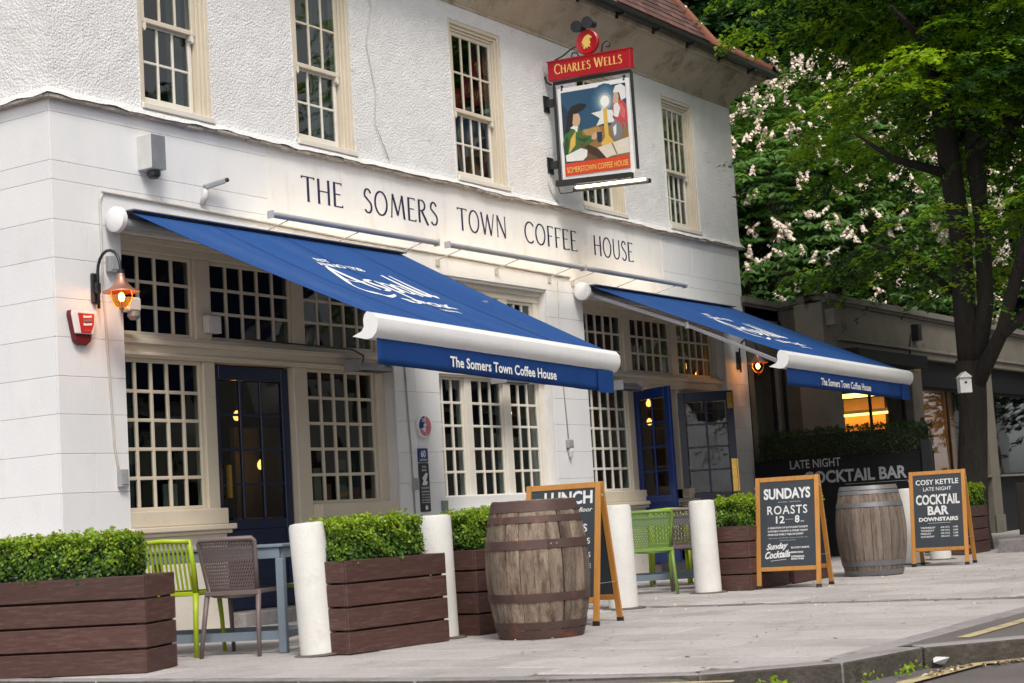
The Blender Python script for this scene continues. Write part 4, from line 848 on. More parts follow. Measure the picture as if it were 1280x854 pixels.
for z, s, h_ in ((1.385, 'COCKTAIL', .022), (1.35, 'BAR', .022), (1.165, 'THE COSY KETTLE', .022), (1.13, 'cocktails & bites', .022), (1.10, 'wines and ales', .018), (1.07, 'Tues to Saturday', .018), (1.045, 'from 6 until late', .018), (1.02, 'find us downstairs', .018)):
    text(t, 'lettering', s, M['chalk'], (14.12, -.0155, z), (1, 0, 0), (0, 0, 1), .14 if len(s) > 8 else .08, h_, 'c', bold=.015)
plate([(-.05, 0), (-.02, .05), (-.045, .07), (.0, .11), (.03, .13), (.055, .12), (.04, .08), (.02, .05), (.05, .03), (.03, .0)], 14.12, -.0145, 1.205, .002, 'chalk', 'teapot_emblem', t)
plate([(-.02, 0), (.02, 0), (.025, .03), (.0, .05), (-.025, .03)], 14.13, -.0145, .95, .002, 'chalk', 'emblem', t)
# ================================================================ HANGING PUB SIGN
SX = 17.0
t = thing('hanging_pub_sign', 'hanging painted inn sign with red CHARLES WELLS header board and red crest disc', 'pub sign', (SX, 0, 5.35))
def U_(u, v, d=0): return (SX - d, -u, v)            # u = distance out from the wall
def spoly(pts, d, th, m, nm, par=None, bv=0):
    q = MB(); n = len(pts); q.add([U_(u, v, d) for u, v in pts] + [U_(u, v, d + th) for u, v in pts], [tuple(range(n)), tuple(range(n, 2 * n))] + [(i, (i + 1) % n, (i + 1) % n + n, i + n) for i in range(n)])
    return build(q, nm, M[m], par or t, bevel=bv)
hd = spoly([(.10, 6.02), (1.24, 5.965), (1.24, 6.20), (.10, 6.255)], -.045, .09, 'sign_red', 'header_board', bv=.006)
spoly([(.10, 6.245), (1.24, 6.19), (1.25, 6.205), (.09, 6.262)], -.055, .11, 'sign_red', 'header_trim', bv=.003)
def swd(s, u0, u1, v0, h, m, d, k=1.0, slope=-.048, first=None):
    tot = sum(GL[c][0] * (1.18 if i == 0 and first else 1) for i, c in enumerate(s)) + .14 * (len(s) - 1); sx = (u1 - u0) / tot; u = u0
    for i, c in enumerate(s):
        e = 1.18 if (i == 0 and first) else 1
        build(glyph(c, lambda a, b, j, u=u, e=e: U_(u + a * sx * e, v0 + b * h * e + slope * (u + a * sx * e - u0), d + j * .0003), k), 'letter', M[m], t); u += (GL[c][0] * e + .14) * sx
swd('CHARLES', .20, .70, 6.085, .10, 'gold', .047, 2.1, first=True); swd('WELLS', .76, 1.13, 6.058, .10, 'gold', .047, 2.1, first=True)
Md = Matrix(((0, 0, -1, SX + .03), (-1, 0, 0, -.66), (0, 1, 0, 6.395), (0, 0, 0, 1)))
shade_auto(build(MB().lathe([(.14, 0), (.152, .01), (.152, .05), (.14, .06), (.132, .055)], 36, M=Md), 'crest_disc', M['sign_red'], t))
eag = [(-.05, -.07), (-.035, -.03), (-.065, -.045), (-.05, .0), (-.07, -.005), (-.05, .035), (-.03, .06), (.0, .08), (.035, .085), (.06, .065), (.078, .045), (.07, .03), (.05, .04), (.045, .015), (.055, -.02), (.04, -.04), (.05, -.075), (.02, -.055), (.005, -.085), (-.012, -.055), (-.03, -.085)]
spoly([(.66 + a, 6.395 + b) for a, b in eag], .027, .004, 'gold', 'bird_crest')
for pts in ([(.18, 6.27), (.30, 6.30), (.42, 6.36), (.52, 6.38)], [(.84, 6.24), (.86, 6.33), (.92, 6.36), (.97, 6.33), (.95, 6.28), (.91, 6.29)], [(.53, 6.24), (.50, 6.30), (.44, 6.31), (.42, 6.27), (.45, 6.25)], [(.84, 6.24), (.92, 6.22), (1.0, 6.22)]):
    build(MB().tube([U_(a, b) for a, b in pts], .009, 6), 'scroll', M['black_metal'], t, smooth=True)
# flood lamps above
q = MB(); 
for (u, v) in ((.55, 6.60), (.70, 6.62)): q.tube([U_(u, v, .06), U_(u - .02, v + .01, -.02), U_(u + .02, v, -.10)], [.075, .06, .045], 12)
q.bar(U_(.62, 6.53), U_(.62, 6.62), .03, .03); build(q, 'floodlight', M['black_metal'], t, bevel=.004)
# black frame
q = MB(); q.bar(U_(.14, 5.985), U_(1.22, 5.935), .03, .04); q.bar(U_(.15, 5.97), U_(.15, 4.74), .03, .03, up=(0, 1, 0)); q.bar(U_(1.22, 5.93), U_(1.22, 4.76), .03, .03, up=(0, 1, 0)); q.bar(U_(.10, 4.765), U_(1.14, 4.70), .07, .07)
build(q, 'frame', M['black_metal'], t, bevel=.004)
q = MB()
for u, v in ((.26, 5.94), (1.12, 5.90)): q.lathe([(.02, v), (.012, v - .03), (.02, v - .05), (.008, v - .08)], 8, (SX, -u, 0))
build(q, 'hook', M['black_metal'], t)
for zb_ in (5.755, 4.995): q = MB(); q.box(SX - .03, SX + .03, -.14, -.034, zb_ - .045, zb_ + .045); q.box(SX - .06, SX + .06, -.035, 0, zb_ - .1, zb_ + .1); build(q, 'wall_bracket', M['black_metal'], t)
build(MB().tube([(SX, -.03, 6.1), (SX, -.05, 6.02), (SX, -.12, 5.98)], .012, 6), 'stay', M['black_metal'], t)
# picture panel
for nm_, c_ in dict(g1=(.035, .105, .18), g2=(.07, .15, .23), g3=(.14, .23, .30), g4=(.33, .42, .46), p_green_d=(.02, .06, .018), p_table_l=(.42, .26, .09), p_red_l=(.62, .14, .14), p_brown_d=(.05, .025, .012)).items(): M[nm_] = mat(nm_, c_, .5, tuple(x * .8 for x in c_), 14, .5)
PW, PB, PT, SL = (.215, 1.165), 4.80, 5.885, -.045
def PU(a, b): u = PW[0] + (PW[1] - PW[0]) * a; return (u, PB + (PT - PB) * b + SL * a)
def pic(pts, lay, m, nm='painted_shape', sm=True):
    spoly([PU(a, b) for a, b in pts], .014 + lay * .0007, .0006, m, nm)
spoly([PU(-.02, -.02), PU(1.02, -.02), PU(1.02, 1.02), PU(-.02, 1.02)], -.012, .024, 's_white', 'picture_board', bv=.002)
pic([(.03, .17), (.97, .17), (.97, .97), (.03, .97)], 0, 'p_blue', 'painted_background')
pic([(.03, .17), (.30, .17), (.24, .6), (.03, .86)], 1, 'p_navy'); pic([(.55, .97), (.97, .97), (.97, .88), (.8, .93)], 1, 'p_navy')
pic([(.25, .50), (.5, .54), (.97, .50), (.97, .17), (.5, .17), (.3, .34)], 2, 'p_table', 'painted_table'); pic([(.25, .44), (.32, .40), (.60, .18), (.97, .17), (.30, .17), (.22, .30)], 3, 'p_brown')
C12 = lambda cx_, cy_, a, b, n=16: [(cx_ + a * math.cos(2 * PI * i / n), cy_ + b * math.sin(2 * PI * i / n)) for i in range(n)]
for gi, (ga, gm) in enumerate(((.20, 'g1'), (.16, 'g2'), (.125, 'g3'), (.095, 'g4'), (.065, 'p_glow'))): pic(C12(.665, .80, ga, ga), 1.5 + gi * .5, gm, 'painted_glow')
pic([(.46, .69), (.60, .70), (.64, .76), (.70, .70), (.84, .68), (.76, .62), (.80, .55), (.66, .56), (.52, .54), (.58, .62)], 5, 'p_white', 'painted_paper')
pic([(.635, .72), (.69, .72), (.69, .42), (.76, .34), (.72, .30), (.60, .30), (.57, .34), (.635, .40)], 6, 'p_gold', 'painted_candlestick')
pic([(.04, .17), (.02, .40), (.08, .55), (.16, .62), (.26, .60), (.32, .46), (.46, .44), (.47, .38), (.34, .33), (.26, .40), (.28, .30), (.12, .24)], 5, 'p_green', 'painted_coat'); pic([(.10, .28), (.2, .36), (.22, .52), (.14, .44)], 6, 'p_gold'); pic([(.04, .17), (.03, .36), (.08, .48), (.11, .42), (.08, .28)], 6, 'p_green_d'); pic([(.20, .46), (.30, .42), (.42, .42), (.34, .38), (.26, .41)], 6.5, 'p_green_d'); pic([(.14, .56), (.2, .585), (.26, .57), (.24, .50), (.2, .54)], 7.5, 'p_white')
pic([(.32, .52), (.55, .53), (.62, .44), (.45, .40), (.36, .46)], 3.5, 'p_table_l'); pic([(.28, .40), (.5, .30), (.66, .17), (.55, .17), (.4, .25)], 4, 'p_brown_d')
pic([(.82, .74), (.9, .75), (.95, .66), (.93, .56), (.88, .62)], 6.5, 'p_red_l')
pic([(.05, .26), (.28, .32), (.37, .29), (.36, .22), (.30, .18), (.06, .19)], 7, 'p_white', 'painted_breeches')
pic([(.06, .50), (.11, .70), (.16, .74), (.22, .70), (.19, .58), (.12, .52)], 7, 'p_black', 'painted_hair'); pic([(.18, .60), (.20, .71), (.28, .71), (.30, .64), (.28, .58), (.22, .57)], 8, 'p_skin', 'painted_face')
pic([(.12, .74), (.18, .80), (.30, .82), (.40, .80), (.36, .755), (.24, .72), (.14, .71)], 9, 'p_black', 'painted_hat'); pic([(.45, .45), (.51, .48), (.54, .44), (.50, .39), (.44, .40)], 8, 'p_skin')
pic([(.52, .47), (.60, .47), (.59, .36), (.53, .36)], 9, 'p_navy'); pic([(.80, .56), (.76, .72), (.82, .80), (.92, .78), (.97, .72), (.97, .50), (.9, .48)], 6, 'p_red', 'painted_coat'); pic([(.78, .62), (.84, .60), (.88, .70), (.84, .78), (.79, .74)], 7, 'p_white', 'painted_beard')
pic([(.78, .76), (.80, .87), (.84, .90), (.87, .84), (.86, .76)], 8, 'p_skin', 'painted_face'); pic([(.79, .88), (.83, .95), (.91, .965), (.97, .92), (.97, .80), (.90, .78), (.88, .87)], 9, 'p_white', 'painted_wig')
pic([(.74, .54), (.80, .58), (.88, .53), (.90, .44), (.86, .36), (.76, .35), (.74, .42), (.72, .48)], 8, 'p_grey', 'painted_jug'); pic([(.76, .50), (.81, .53), (.80, .42), (.77, .40)], 9, 'p_white'); pic([(.90, .54), (.95, .52), (.93, .44), (.915, .44), (.925, .50)], 9, 'p_grey')
pic([(.52, .30), (.72, .33), (.97, .37), (.97, .20), (.72, .19), (.64, .17)], 7, 'p_page', 'painted_book'); pic([(.72, .33), (.74, .33), (.80, .20), (.78, .20)], 8, 'p_table')
pic([(.03, .03), (.97, .03), (.97, .17), (.03, .17)], 10, 'sign_orange', 'name_strip')
text(t, 'lettering', 'SOMERSTOWN COFFEE HOUSE', M['gold'], U_(PU(.06, .06)[0], PU(.06, .06)[1], .0225), (0, -1, SL / (PW[1] - PW[0])), (0, 0, 1), .84, .07, bold=.012)
q = MB(); q.bar(U_(.32, 4.66, -.02), U_(1.36, 4.603, -.02), .06, .05); build(q, 'lamp_housing', M['black_metal'], t, bevel=.006)
q = MB(); q.tube([U_(.38, 4.672, .032), U_(1.32, 4.62, .032)], .014, 8); build(q, 'lamp_tube', M['tube_lit'], t)
q = MB(); q.tube([U_(.12, 4.72), U_(.14, 4.64), U_(.28, 4.63), U_(.4, 4.64)], .007, 6); q.tube([U_(.95, 4.70, .0), U_(.98, 4.67, .05), U_(1.05, 4.66, .05), U_(1.08, 4.70)], .007, 6); build(q, 'flex', M['black_metal'], t)
cable('cable running down the wall from the hanging sign bracket', [(16.95, -.03, 4.9), (16.93, -.03, 4.75), (16.98, -.035, 4.66), (17.1, -.05, 4.56)], .007)
# ================================================================ STREET FURNITURE
def barrel(label, x, y, h, hoops, sm, hm, rz):
    t = thing('barrel', label, 'barrel', (x, y, 0), rz); n = 22; m_ = 10
    rr = lambda z: .283 + .073 * (1 - ((z - h / 2) / (h / 2)) ** 2)
    vs = []; hw = PI / n * .955
    for j in range(m_ + 1):
        z = h * j / m_; r_ = rr(z)
        for a in (-hw, 0, hw): vs.append((r_ * math.cos(a) + (.0022 if a == 0 else 0), r_ * math.sin(a), z))
        for a in (hw, -hw): vs.append(((r_ - .022) * math.cos(a), (r_ - .022) * math.sin(a), z))
    fs = []
    for j in range(m_):
        for k in range(5): a = j * 5 + k; b = j * 5 + (k + 1) % 5; fs.append((a, b, b + 5, a + 5))
    fs += [(0, 1, 2, 3, 4), tuple(m_ * 5 + k for k in range(5))]
    me = MB().add(vs, fs).mesh(); me.materials.append(M[sm])
    for k in range(n):
        o = bpy.data.objects.new('stave', me); C.objects.link(o); o.parent = t; o.rotation_euler = (0, 0, 2 * PI * k / n); o.location = (random.gauss(0, .0012), random.gauss(0, .0012), random.uniform(-.0, .004) - 0)
    build(MB().lathe([(.262, h - .035), (.262, h - .055)], 32), 'barrel_head', M[sm], t, world=False)
    build(MB().lathe([(.25, .03), (.33, h / 2), (.25, h - .06)], 24), 'dark_core', M['soil'], t, world=False)
    for (z0, z1) in hoops:
        zs = [z0 + (z1 - z0) * i / 3 for i in range(4)]; prof = [(rr(z) + .0055, z) for z in zs] + [(rr(z) + .001, z) for z in zs[::-1]]
        q = MB(); nn = 44; q.lathe(prof + [prof[0]], nn, cap=False)
        q.box(rr(z0) + .004, rr(z0) + .009, -.05, .03, z0 + .003, z1 - .003) if z0 > .5 and z1 < .7 else None; o = build(q, 'hoop', M[hm], t, world=False); shade_auto(o, 40)
        q = MB(); 
        for dy in (-.03, .01) if z0 > .5 and z1 < .7 else (): q.lathe([(.006, 0), (.005, .003), (.001, .004)], 6, (0, 0, 0), Matrix(((0, 0, 1, rr(z0) + .010), (0, 1, 0, dy), (1, 0, 0, (z0 + z1) / 2), (0, 0, 0, 1))))
        if q.v: build(q, 'rivets', M['plastic_grey'], t, world=False)
    return t
barrel('large dark rust-hooped oak barrel standing in front of the first chalkboard', 9.732, -4.182, .925, [(.004, .06), (.068, .115), (.25, .305), (.60, .66), (.775, .82), (.85, .922)], 'stave', 'rust_hoop', -2.2)
barrel('greyer barrel with pale galvanised hoops between the SUNDAYS and COSY KETTLE boards', 16.52, -3.90, .915, [(.01, .06), (.105, .155), (.70, .745), (.83, .865), (.875, .912)], 'stave_grey', 'grey_hoop', -2.6)
def bollard(label, x, y, tx=0, ty=0):
    q = MB().lathe([(.132, -.02), (.126, .01), (.124, .30), (.121, .84), (.114, .862), (.08, .868)], 28)
    o = build(q, 'bollard', M['concrete_white'], None); o.location = (x, y, 0); o.rotation_euler = (tx, ty, 0); shade_auto(o, 50)
    WM[o.name] = Matrix.Translation((x, y, 0)); props(o, label, 'bollard', 'white bollards along the terrace'); 
    b = MB().lathe([(.175, -.001), (.185, .004), (.155, .012), (.13, .014)], 20); build(b, 'footing', M['mortar'], o, world=False)
bollard('leftmost white bollard, beside the grey table and the second planter', 8.565, -3.20, -.042, -.03)
bollard('white bollard wedged between the second and third planters', 9.70, -3.36, 0, -.01)
bollard('white bollard behind the first chalkboard', 12.34, -3.33, 0, -.015)
bollard('white bollard between the green chair and the fourth planter', 14.25, -3.15, 0, -.02)
bollard('white bollard hidden between the grey-hooped barrel and the COSY KETTLE board', 18.75, -3.50)
bollard('white bollard whose foot shows below the COSY KETTLE board', 19.65, -3.50)
# ---- planters with clipped box
HEDGE_MATS = LEAF_H
def leaves(name, pts, nrm, size, mats, parent, kind='stuff', idx=None, asp=.6, world=True, fold=.25):
    """many small folded leaves: pts (n,3), nrm (n,3) facing"""
    n = len(pts); nrm = nrm / (np.linalg.norm(nrm, axis=1, keepdims=True) + 1e-9)
    r = rng.normal(size=(n, 3)); t1 = np.cross(nrm, r); t1 /= np.linalg.norm(t1, axis=1, keepdims=True) + 1e-9; t2 = np.cross(nrm, t1)
    s = size * rng.uniform(.65, 1.3, (n, 1)) if np.isscalar(size) else size[:, None]
    a = pts - t1 * s * .5; b = pts + t1 * s * .5; c = pts + t2 * s * asp * .5 + nrm * s * fold * .3 - t1 * s * .05; d = pts - t2 * s * asp * .5 + nrm * s * fold * .3 - t1 * s * .05
    V = np.stack([a, c, b, d], 1).reshape(-1, 3)
    if parent is not None and world:
        Mi = np.array(WM[parent.name].inverted()); V = V @ Mi[:3, :3].T + Mi[:3, 3]
    me = bpy.data.meshes.new(name); me.vertices.add(4 * n); me.vertices.foreach_set('co', V.astype(np.float32).ravel())
    k = np.arange(n)[:, None] * 4; tri = np.concatenate([k + [0, 1, 2], k + [0, 2, 3]], 1).reshape(-1, 3)
    me.loops.add(6 * n); me.loops.foreach_set('vertex_index', tri.ravel().astype(np.int32)); me.polygons.add(2 * n)
    me.polygons.foreach_set('loop_start', np.arange(2 * n, dtype=np.int32) * 3)
    for m_ in mats: me.materials.append(m_)
    if idx is None: idx = rng.integers(0, len(mats), n)
    me.polygons.foreach_set('material_index', np.repeat(idx, 2).astype(np.int32)); me.update(calc_edges=True); me.validate()
    return link(name, me, None, parent, kind)
def box_hedge(name, parent, lx, ly, z0, z1, n, mats, size=.027, rough_=.034, parts=None, M_=None):
    P = []; N = []
    area = [lx * ly, lx * (z1 - z0), lx * (z1 - z0), ly * (z1 - z0), ly * (z1 - z0)]; pr_ = np.array(area) / sum(area); f = rng.choice(5, n, p=pr_)
    u = rng.uniform(-.5, .5, n); v = rng.uniform(-.5, .5, n); dep = np.abs(rng.normal(0, .022, n)); pts = np.zeros((n, 3)); nn = np.zeros((n, 3)); h = z1 - z0; zc = (z0 + z1) / 2
    for k in range(5):
        m_ = f == k
        if k == 0: pts[m_] = np.stack([u[m_] * lx, v[m_] * ly, z1 - dep[m_]], 1); nn[m_] = (0, 0, 1)
        elif k in (1, 2): s_ = 1 if k == 1 else -1; pts[m_] = np.stack([u[m_] * lx, s_ * (ly / 2 - dep[m_]), zc + v[m_] * h], 1); nn[m_] = (0, s_, 0)
        else: s_ = 1 if k == 3 else -1; pts[m_] = np.stack([s_ * (lx / 2 - dep[m_]), u[m_] * ly, zc + v[m_] * h], 1); nn[m_] = (s_, 0, 0)
    lump = np.sin(pts[:, 0] * 23 + 1.3) * np.cos(pts[:, 1] * 27) + np.sin(pts[:, 2] * 31 + pts[:, 0] * 17) * .8 + np.sin(pts[:, 0] * 61) * np.cos(pts[:, 2] * 53) * .5
    pts += nn * (lump * rough_ * .55)[:, None] + rng.normal(0, rough_ * .28, (n, 3)); lc = nn + rng.normal(0, .55, (n, 3)) + [0, 0, .35]
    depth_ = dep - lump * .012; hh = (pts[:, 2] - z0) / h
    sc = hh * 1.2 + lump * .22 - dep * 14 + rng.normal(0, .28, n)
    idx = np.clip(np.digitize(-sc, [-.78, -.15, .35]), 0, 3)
    if len(mats) > 4: idx[rng.uniform(size=n) < .012] = 4
    ns_ = int(lx * 26); k_ = rng.integers(0, n, ns_ * 14).reshape(ns_, 14); sx_ = rng.uniform(-.47, .47, ns_) * lx; sy_ = rng.uniform(-.42, .42, ns_) * ly
    hgt = rng.uniform(.02, .06, ns_)
    for a_ in range(ns_): q_ = rng.uniform(0, 1, 14); pts[k_[a_]] = np.stack([sx_[a_] + rng.normal(0, .008, 14), sy_[a_] + rng.normal(0, .008, 14), z1 + q_ * hgt[a_] * 1.0], 1); idx[k_[a_]] = 0
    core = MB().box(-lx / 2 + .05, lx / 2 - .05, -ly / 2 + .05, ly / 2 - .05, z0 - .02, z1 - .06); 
    if M_ is not None:
        Mn = np.array(M_); pts = pts @ Mn[:3, :3].T + Mn[:3, 3]; lc = lc @ Mn[:3, :3].T
    o = leaves(name, pts, lc, size, mats, parent, idx=idx, world=M_ is not None)
    if M_ is not None: core.v = [tuple(M_ @ Vector(v)) for v in core.v]
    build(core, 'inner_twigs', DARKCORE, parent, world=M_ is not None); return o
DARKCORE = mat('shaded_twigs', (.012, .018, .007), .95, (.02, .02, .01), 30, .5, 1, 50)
def planter(label, x, y, rz, lx, ly, seed, leafn=12500, mats=None, hz=.862, cut=0):
    """origin at the middle of the box"""
    t = thing('planter', label, 'planter', (x, y, 0), rz, group='slatted timber planters with clipped box')
    H_, ns, gp = .60, 4, .013; sh_ = (H_ - gp * (ns - 1)) / ns
    for k in range(ns):
        z0 = .004 + k * (sh_ + gp); z1 = z0 + sh_
        for s_ in (-1, 1):
            build(MB().box(-lx / 2, lx / 2, -.011, .011, 0, sh_), 'slat', M['timber'], t, world=False, bevel=.004).location = (0, s_ * (ly / 2 - .011), z0)
            build(MB().box(-.011, .011, -ly / 2 + .023, ly / 2 - .023, 0, sh_), 'slat', M['timber'], t, world=False, bevel=.004).location = (s_ * (lx / 2 - .011), 0, z0)
    for sx in (-1, 1):
        for sy in (-1, 1): build(MB().box(-.025, .025, -.025, .025, .0, .59), 'corner_post', M['timber_post'], t, world=False).location = (sx * (lx / 2 - .048), sy * (ly / 2 - .048), 0)
    build(MB().box(-lx / 2 + .09, lx / 2 - .09, -ly / 2 + .075, ly / 2 - .075, .02, .55), 'liner', M['soil'], t, world=False)
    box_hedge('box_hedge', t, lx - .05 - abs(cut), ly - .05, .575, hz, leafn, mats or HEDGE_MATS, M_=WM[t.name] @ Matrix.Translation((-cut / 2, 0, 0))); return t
a1 = math.atan2(.94, -.35)
def center(cx_, cy_, ang, lx, ly, sx, sy):      # corner -> centre
    d = Vector((math.cos(ang), math.sin(ang))); n = Vector((-d.y, d.x)); p = Vector((cx_, cy_)) + d * lx / 2 * sx + n * ly / 2 * sy; return p.x, p.y
c_ = center(7.48, -2.73, a1, 1.9, .45, 1, -1); planter('long planter at the street corner on the far left', c_[0], c_[1], a1, 1.9, .45, 1, 22000, cut=-.16)
a2 = math.atan2(-.10, .95); c_ = center(8.52, -3.49, a2, .97, .40, 1, 1); planter('planter between the first two white bollards', c_[0], c_[1], a2, .97, .40, 2, cut=.17)
c_ = center(9.86, -3.58, -.06, .95, .36, 1, 1); planter('planter behind the large dark barrel', c_[0], c_[1], -.06, .95, .36, 3)
a4 = math.atan2(.10, .95); c_ = center(14.42, -3.52, 0, .84, .36, 1, 1); planter('planter left of the SUNDAYS board, beside the fourth bollard', c_[0], c_[1], 0, .84, .36, 4)
c_ = center(15.34, -3.54, .03, .97, .40, 1, 1); planter('planter right behind the SUNDAYS board', c_[0], c_[1], .03, .97, .40, 5)
c_ = center(20.72, -3.46, .0, .94, .36, 1, 1); planter('shaded planter behind the COSY KETTLE board at the foot of the tree', c_[0], c_[1], 0, .94, .36, 6)
# ---- A-boards
def aboard(label, x, y, rz, W_=.62, H_=1.06):
    """front face looks to -X in local space, width along Y; origin on the ground mid front legs"""
    t = thing('chalkboard_sign', label, 'A-board', (x, y, 0), rz); lean = math.atan2(.20, 1.04)
    def face(fx, sgn):
        c, s = math.cos(lean), math.sin(lean)
        return Matrix(((c, 0, s * sgn, fx), (0, 1, 0, 0), (-s * sgn, 0, c, 0), (0, 0, 0, 1)))
    F = Matrix(((math.cos(lean), 0, math.sin(lean), 0), (0, 1, 0, 0), (-math.sin(lean), 0, math.cos(lean), 0), (0, 0, 0, 1)))
    B = Matrix(((math.cos(lean), 0, -math.sin(lean), .43), (0, 1, 0, 0), (math.sin(lean), 0, math.cos(lean), 0), (0, 0, 0, 1)))
    for Mm, nm in ((F, 'front'), (B, 'rear')):
        for s_ in (-1, 1):
            yy = s_ * (W_ / 2 - .022); q = MB().box(-.012, .012, yy - .022, yy + .022, .03, H_, Mm); build(q, 'leg', M['oak'], t, world=False, bevel=.003)
            build(MB().box(-.014, .014, yy - .024, yy + .024, -.002, .03, Mm), 'rubber_foot', M['black_metal'], t, world=False)
        build(MB().box(-.011, .011, -W_ / 2 + .045, W_ / 2 - .045, H_ - .045, H_ - .001, Mm), 'top_rail', M['oak'], t, world=False, bevel=.003)
        build(MB().box(-.011, .011, -W_ / 2 + .045, W_ / 2 - .045, .165, .205, Mm), 'bottom_rail', M['oak'], t, world=False, bevel=.003)
        build(MB().box(-.005, .005, -W_ / 2 + .044, W_ / 2 - .044, .206, H_ - .046, Mm), 'board', M['chalkboard'], t, world=False)
    q = MB()
    for s_ in (-1, 1): yy = s_ * (W_ / 2 + .003); q.lathe([(.012, 0), (.012, .006), (.004, .01)], 8, (0, 0, 0), Matrix(((1, 0, 0, .19), (0, 0, s_, yy), (0, 1, 0, H_ - .12), (0, 0, 0, 1)))); q.bar((.06, yy * .99, .30), (.36, yy * .99, .30), .003, .003)
    build(q, 'hinge', M['plastic_grey'], t, world=False)
    W4 = WM[t.name]
    def w(u, v): return W4 @ (F @ Vector((-.0055, -u, v)))     # u to the reader's right
    xd = (W4.to_3x3() @ (F.to_3x3() @ Vector((0, -1, 0)))); ud = (W4.to_3x3() @ (F.to_3x3() @ Vector((0, 0, 1))))
    def L(s, u, v, wd, ht, al='c', bold=.0, shear=0, m='chalk', space=1, tilt=0):
        xx = (xd * math.cos(tilt) + ud * math.sin(tilt)); text(t, 'lettering', s, M[m], w(u, v), xx, ud, wd, ht, al, bold, shear, space, .001)
    def rule(u0, u1, v, tk=.004, tl=0): q = MB(); q.bar(w(u0, v) + (W4.to_3x3() @ Vector((-.001, 0, 0))), w(u1, v + tl) + (W4.to_3x3() @ Vector((-.001, 0, 0))), tk, .001, up=W4.to_3x3() @ Vector((1, 0, 0))); build(q, 'chalk_line', M['chalk_dim'], t)
    return t, L, rule
br = math.atan2(.09, .62)
t, L, rule = aboard('oak chalkboard sign half hidden behind the large dark barrel', 10.54, -3.83, .10)
L('LUNCH', .245, .90, .40, .10, 'r', .03); L('on the first floor', .245, .84, .36, .035, 'r', .01, .2); L('BURGERS', .205, .69, .34, .06, 'r', .02); L('FISH & CHIPS', .23, .60, .36, .045, 'r', .01)
L('SALADS & SOUPS', .235, .50, .36, .04, 'r', .01); L('PIES TO SHARE', .24, .42, .34, .035, 'r', .01); rule(-.2, .2, .36); L('BOOK INSIDE', .2, .30, .3, .03, 'r')
t, L, rule = aboard('oak chalkboard sign advertising SUNDAYS ROASTS and Sunday Cocktails', 14.56, -3.83, .13)
L('SUNDAYS', .0, .845, .455, .105, bold=.035); L('AUTUMN - TRIMMINGS', .02, .81, .22, .012, m='chalk_dim'); L('ROASTS', .0, .70, .39, .082, bold=.012, space=1.15); L('12', -.07, .615, .085, .07, bold=.022); L('8', .095, .615, .045, .07, bold=.022); L('PM', .145, .615, .03, .018); rule(-.02, .06, .65)
L('A SELECTION OF SUCCULENT ROASTS', .0, .565, .39, .018, bold=.025, shear=.15); L('WITH MEAT COUNTRY & STONES THROW', .0, .532, .39, .018, bold=.025, shear=.15); L('FROM OUR FAMILY TABLE IN SURREY', -.02, .50, .35, .018, bold=.025, shear=.15)
L('vegetarian and family roasts available too', 0, .468, .38, .014, m='chalk_dim', shear=.3); rule(-.08, .08, .452, .003)
L('Sunday', -.105, .355, .21, .075, bold=.03, shear=.35, tilt=.06); L('Cocktails', -.10, .288, .25, .068, bold=.035, shear=.35, tilt=.06); rule(-.17, -.02, .262, .006, .012)
L('BLOODY MARYS', .03, .372, .175, .017, 'l', .03); L('MIMOSAS', .03, .328, .115, .017, 'l', .03); L('ESPRESSO', .03, .288, .125, .017, 'l', .03); L('MARTINIS', .03, .266, .12, .017, 'l', .03)
t, L, rule = aboard('oak chalkboard sign reading COSY KETTLE LATE NIGHT COCKTAIL BAR DOWNSTAIRS', 18.02, -4.07, .13)
L('COSY KETTLE', .0, .905, .47, .058, bold=.02); L('LATE NIGHT', .0, .835, .31, .042, bold=.005, m='chalk'); L('COCKTAIL', .0, .68, .48, .115, bold=.03); L('BAR', .0, .565, .23, .10, bold=.035); L('DOWNSTAIRS', .0, .495, .43, .045, bold=.04); rule(-.12, .13, .475, .005)
for k, (d_, a_, b_) in enumerate((('WEDNESDAY', '6PM UNTIL', '11PM'), ('THURSDAY', '6PM UNTIL', '12AM'), ('FRIDAY', '6PM UNTIL', '1AM'), ('SATURDAY', '6PM UNTIL', '1AM'))):
    z = .415 - k * .033; L(d_, -.20, z, .016 * len(d_) + .02, .02, 'l', .02); L(a_, .02, z, .10, .018, 'l', .015); L(b_, .155, z, .05, .018, 'l', .02)
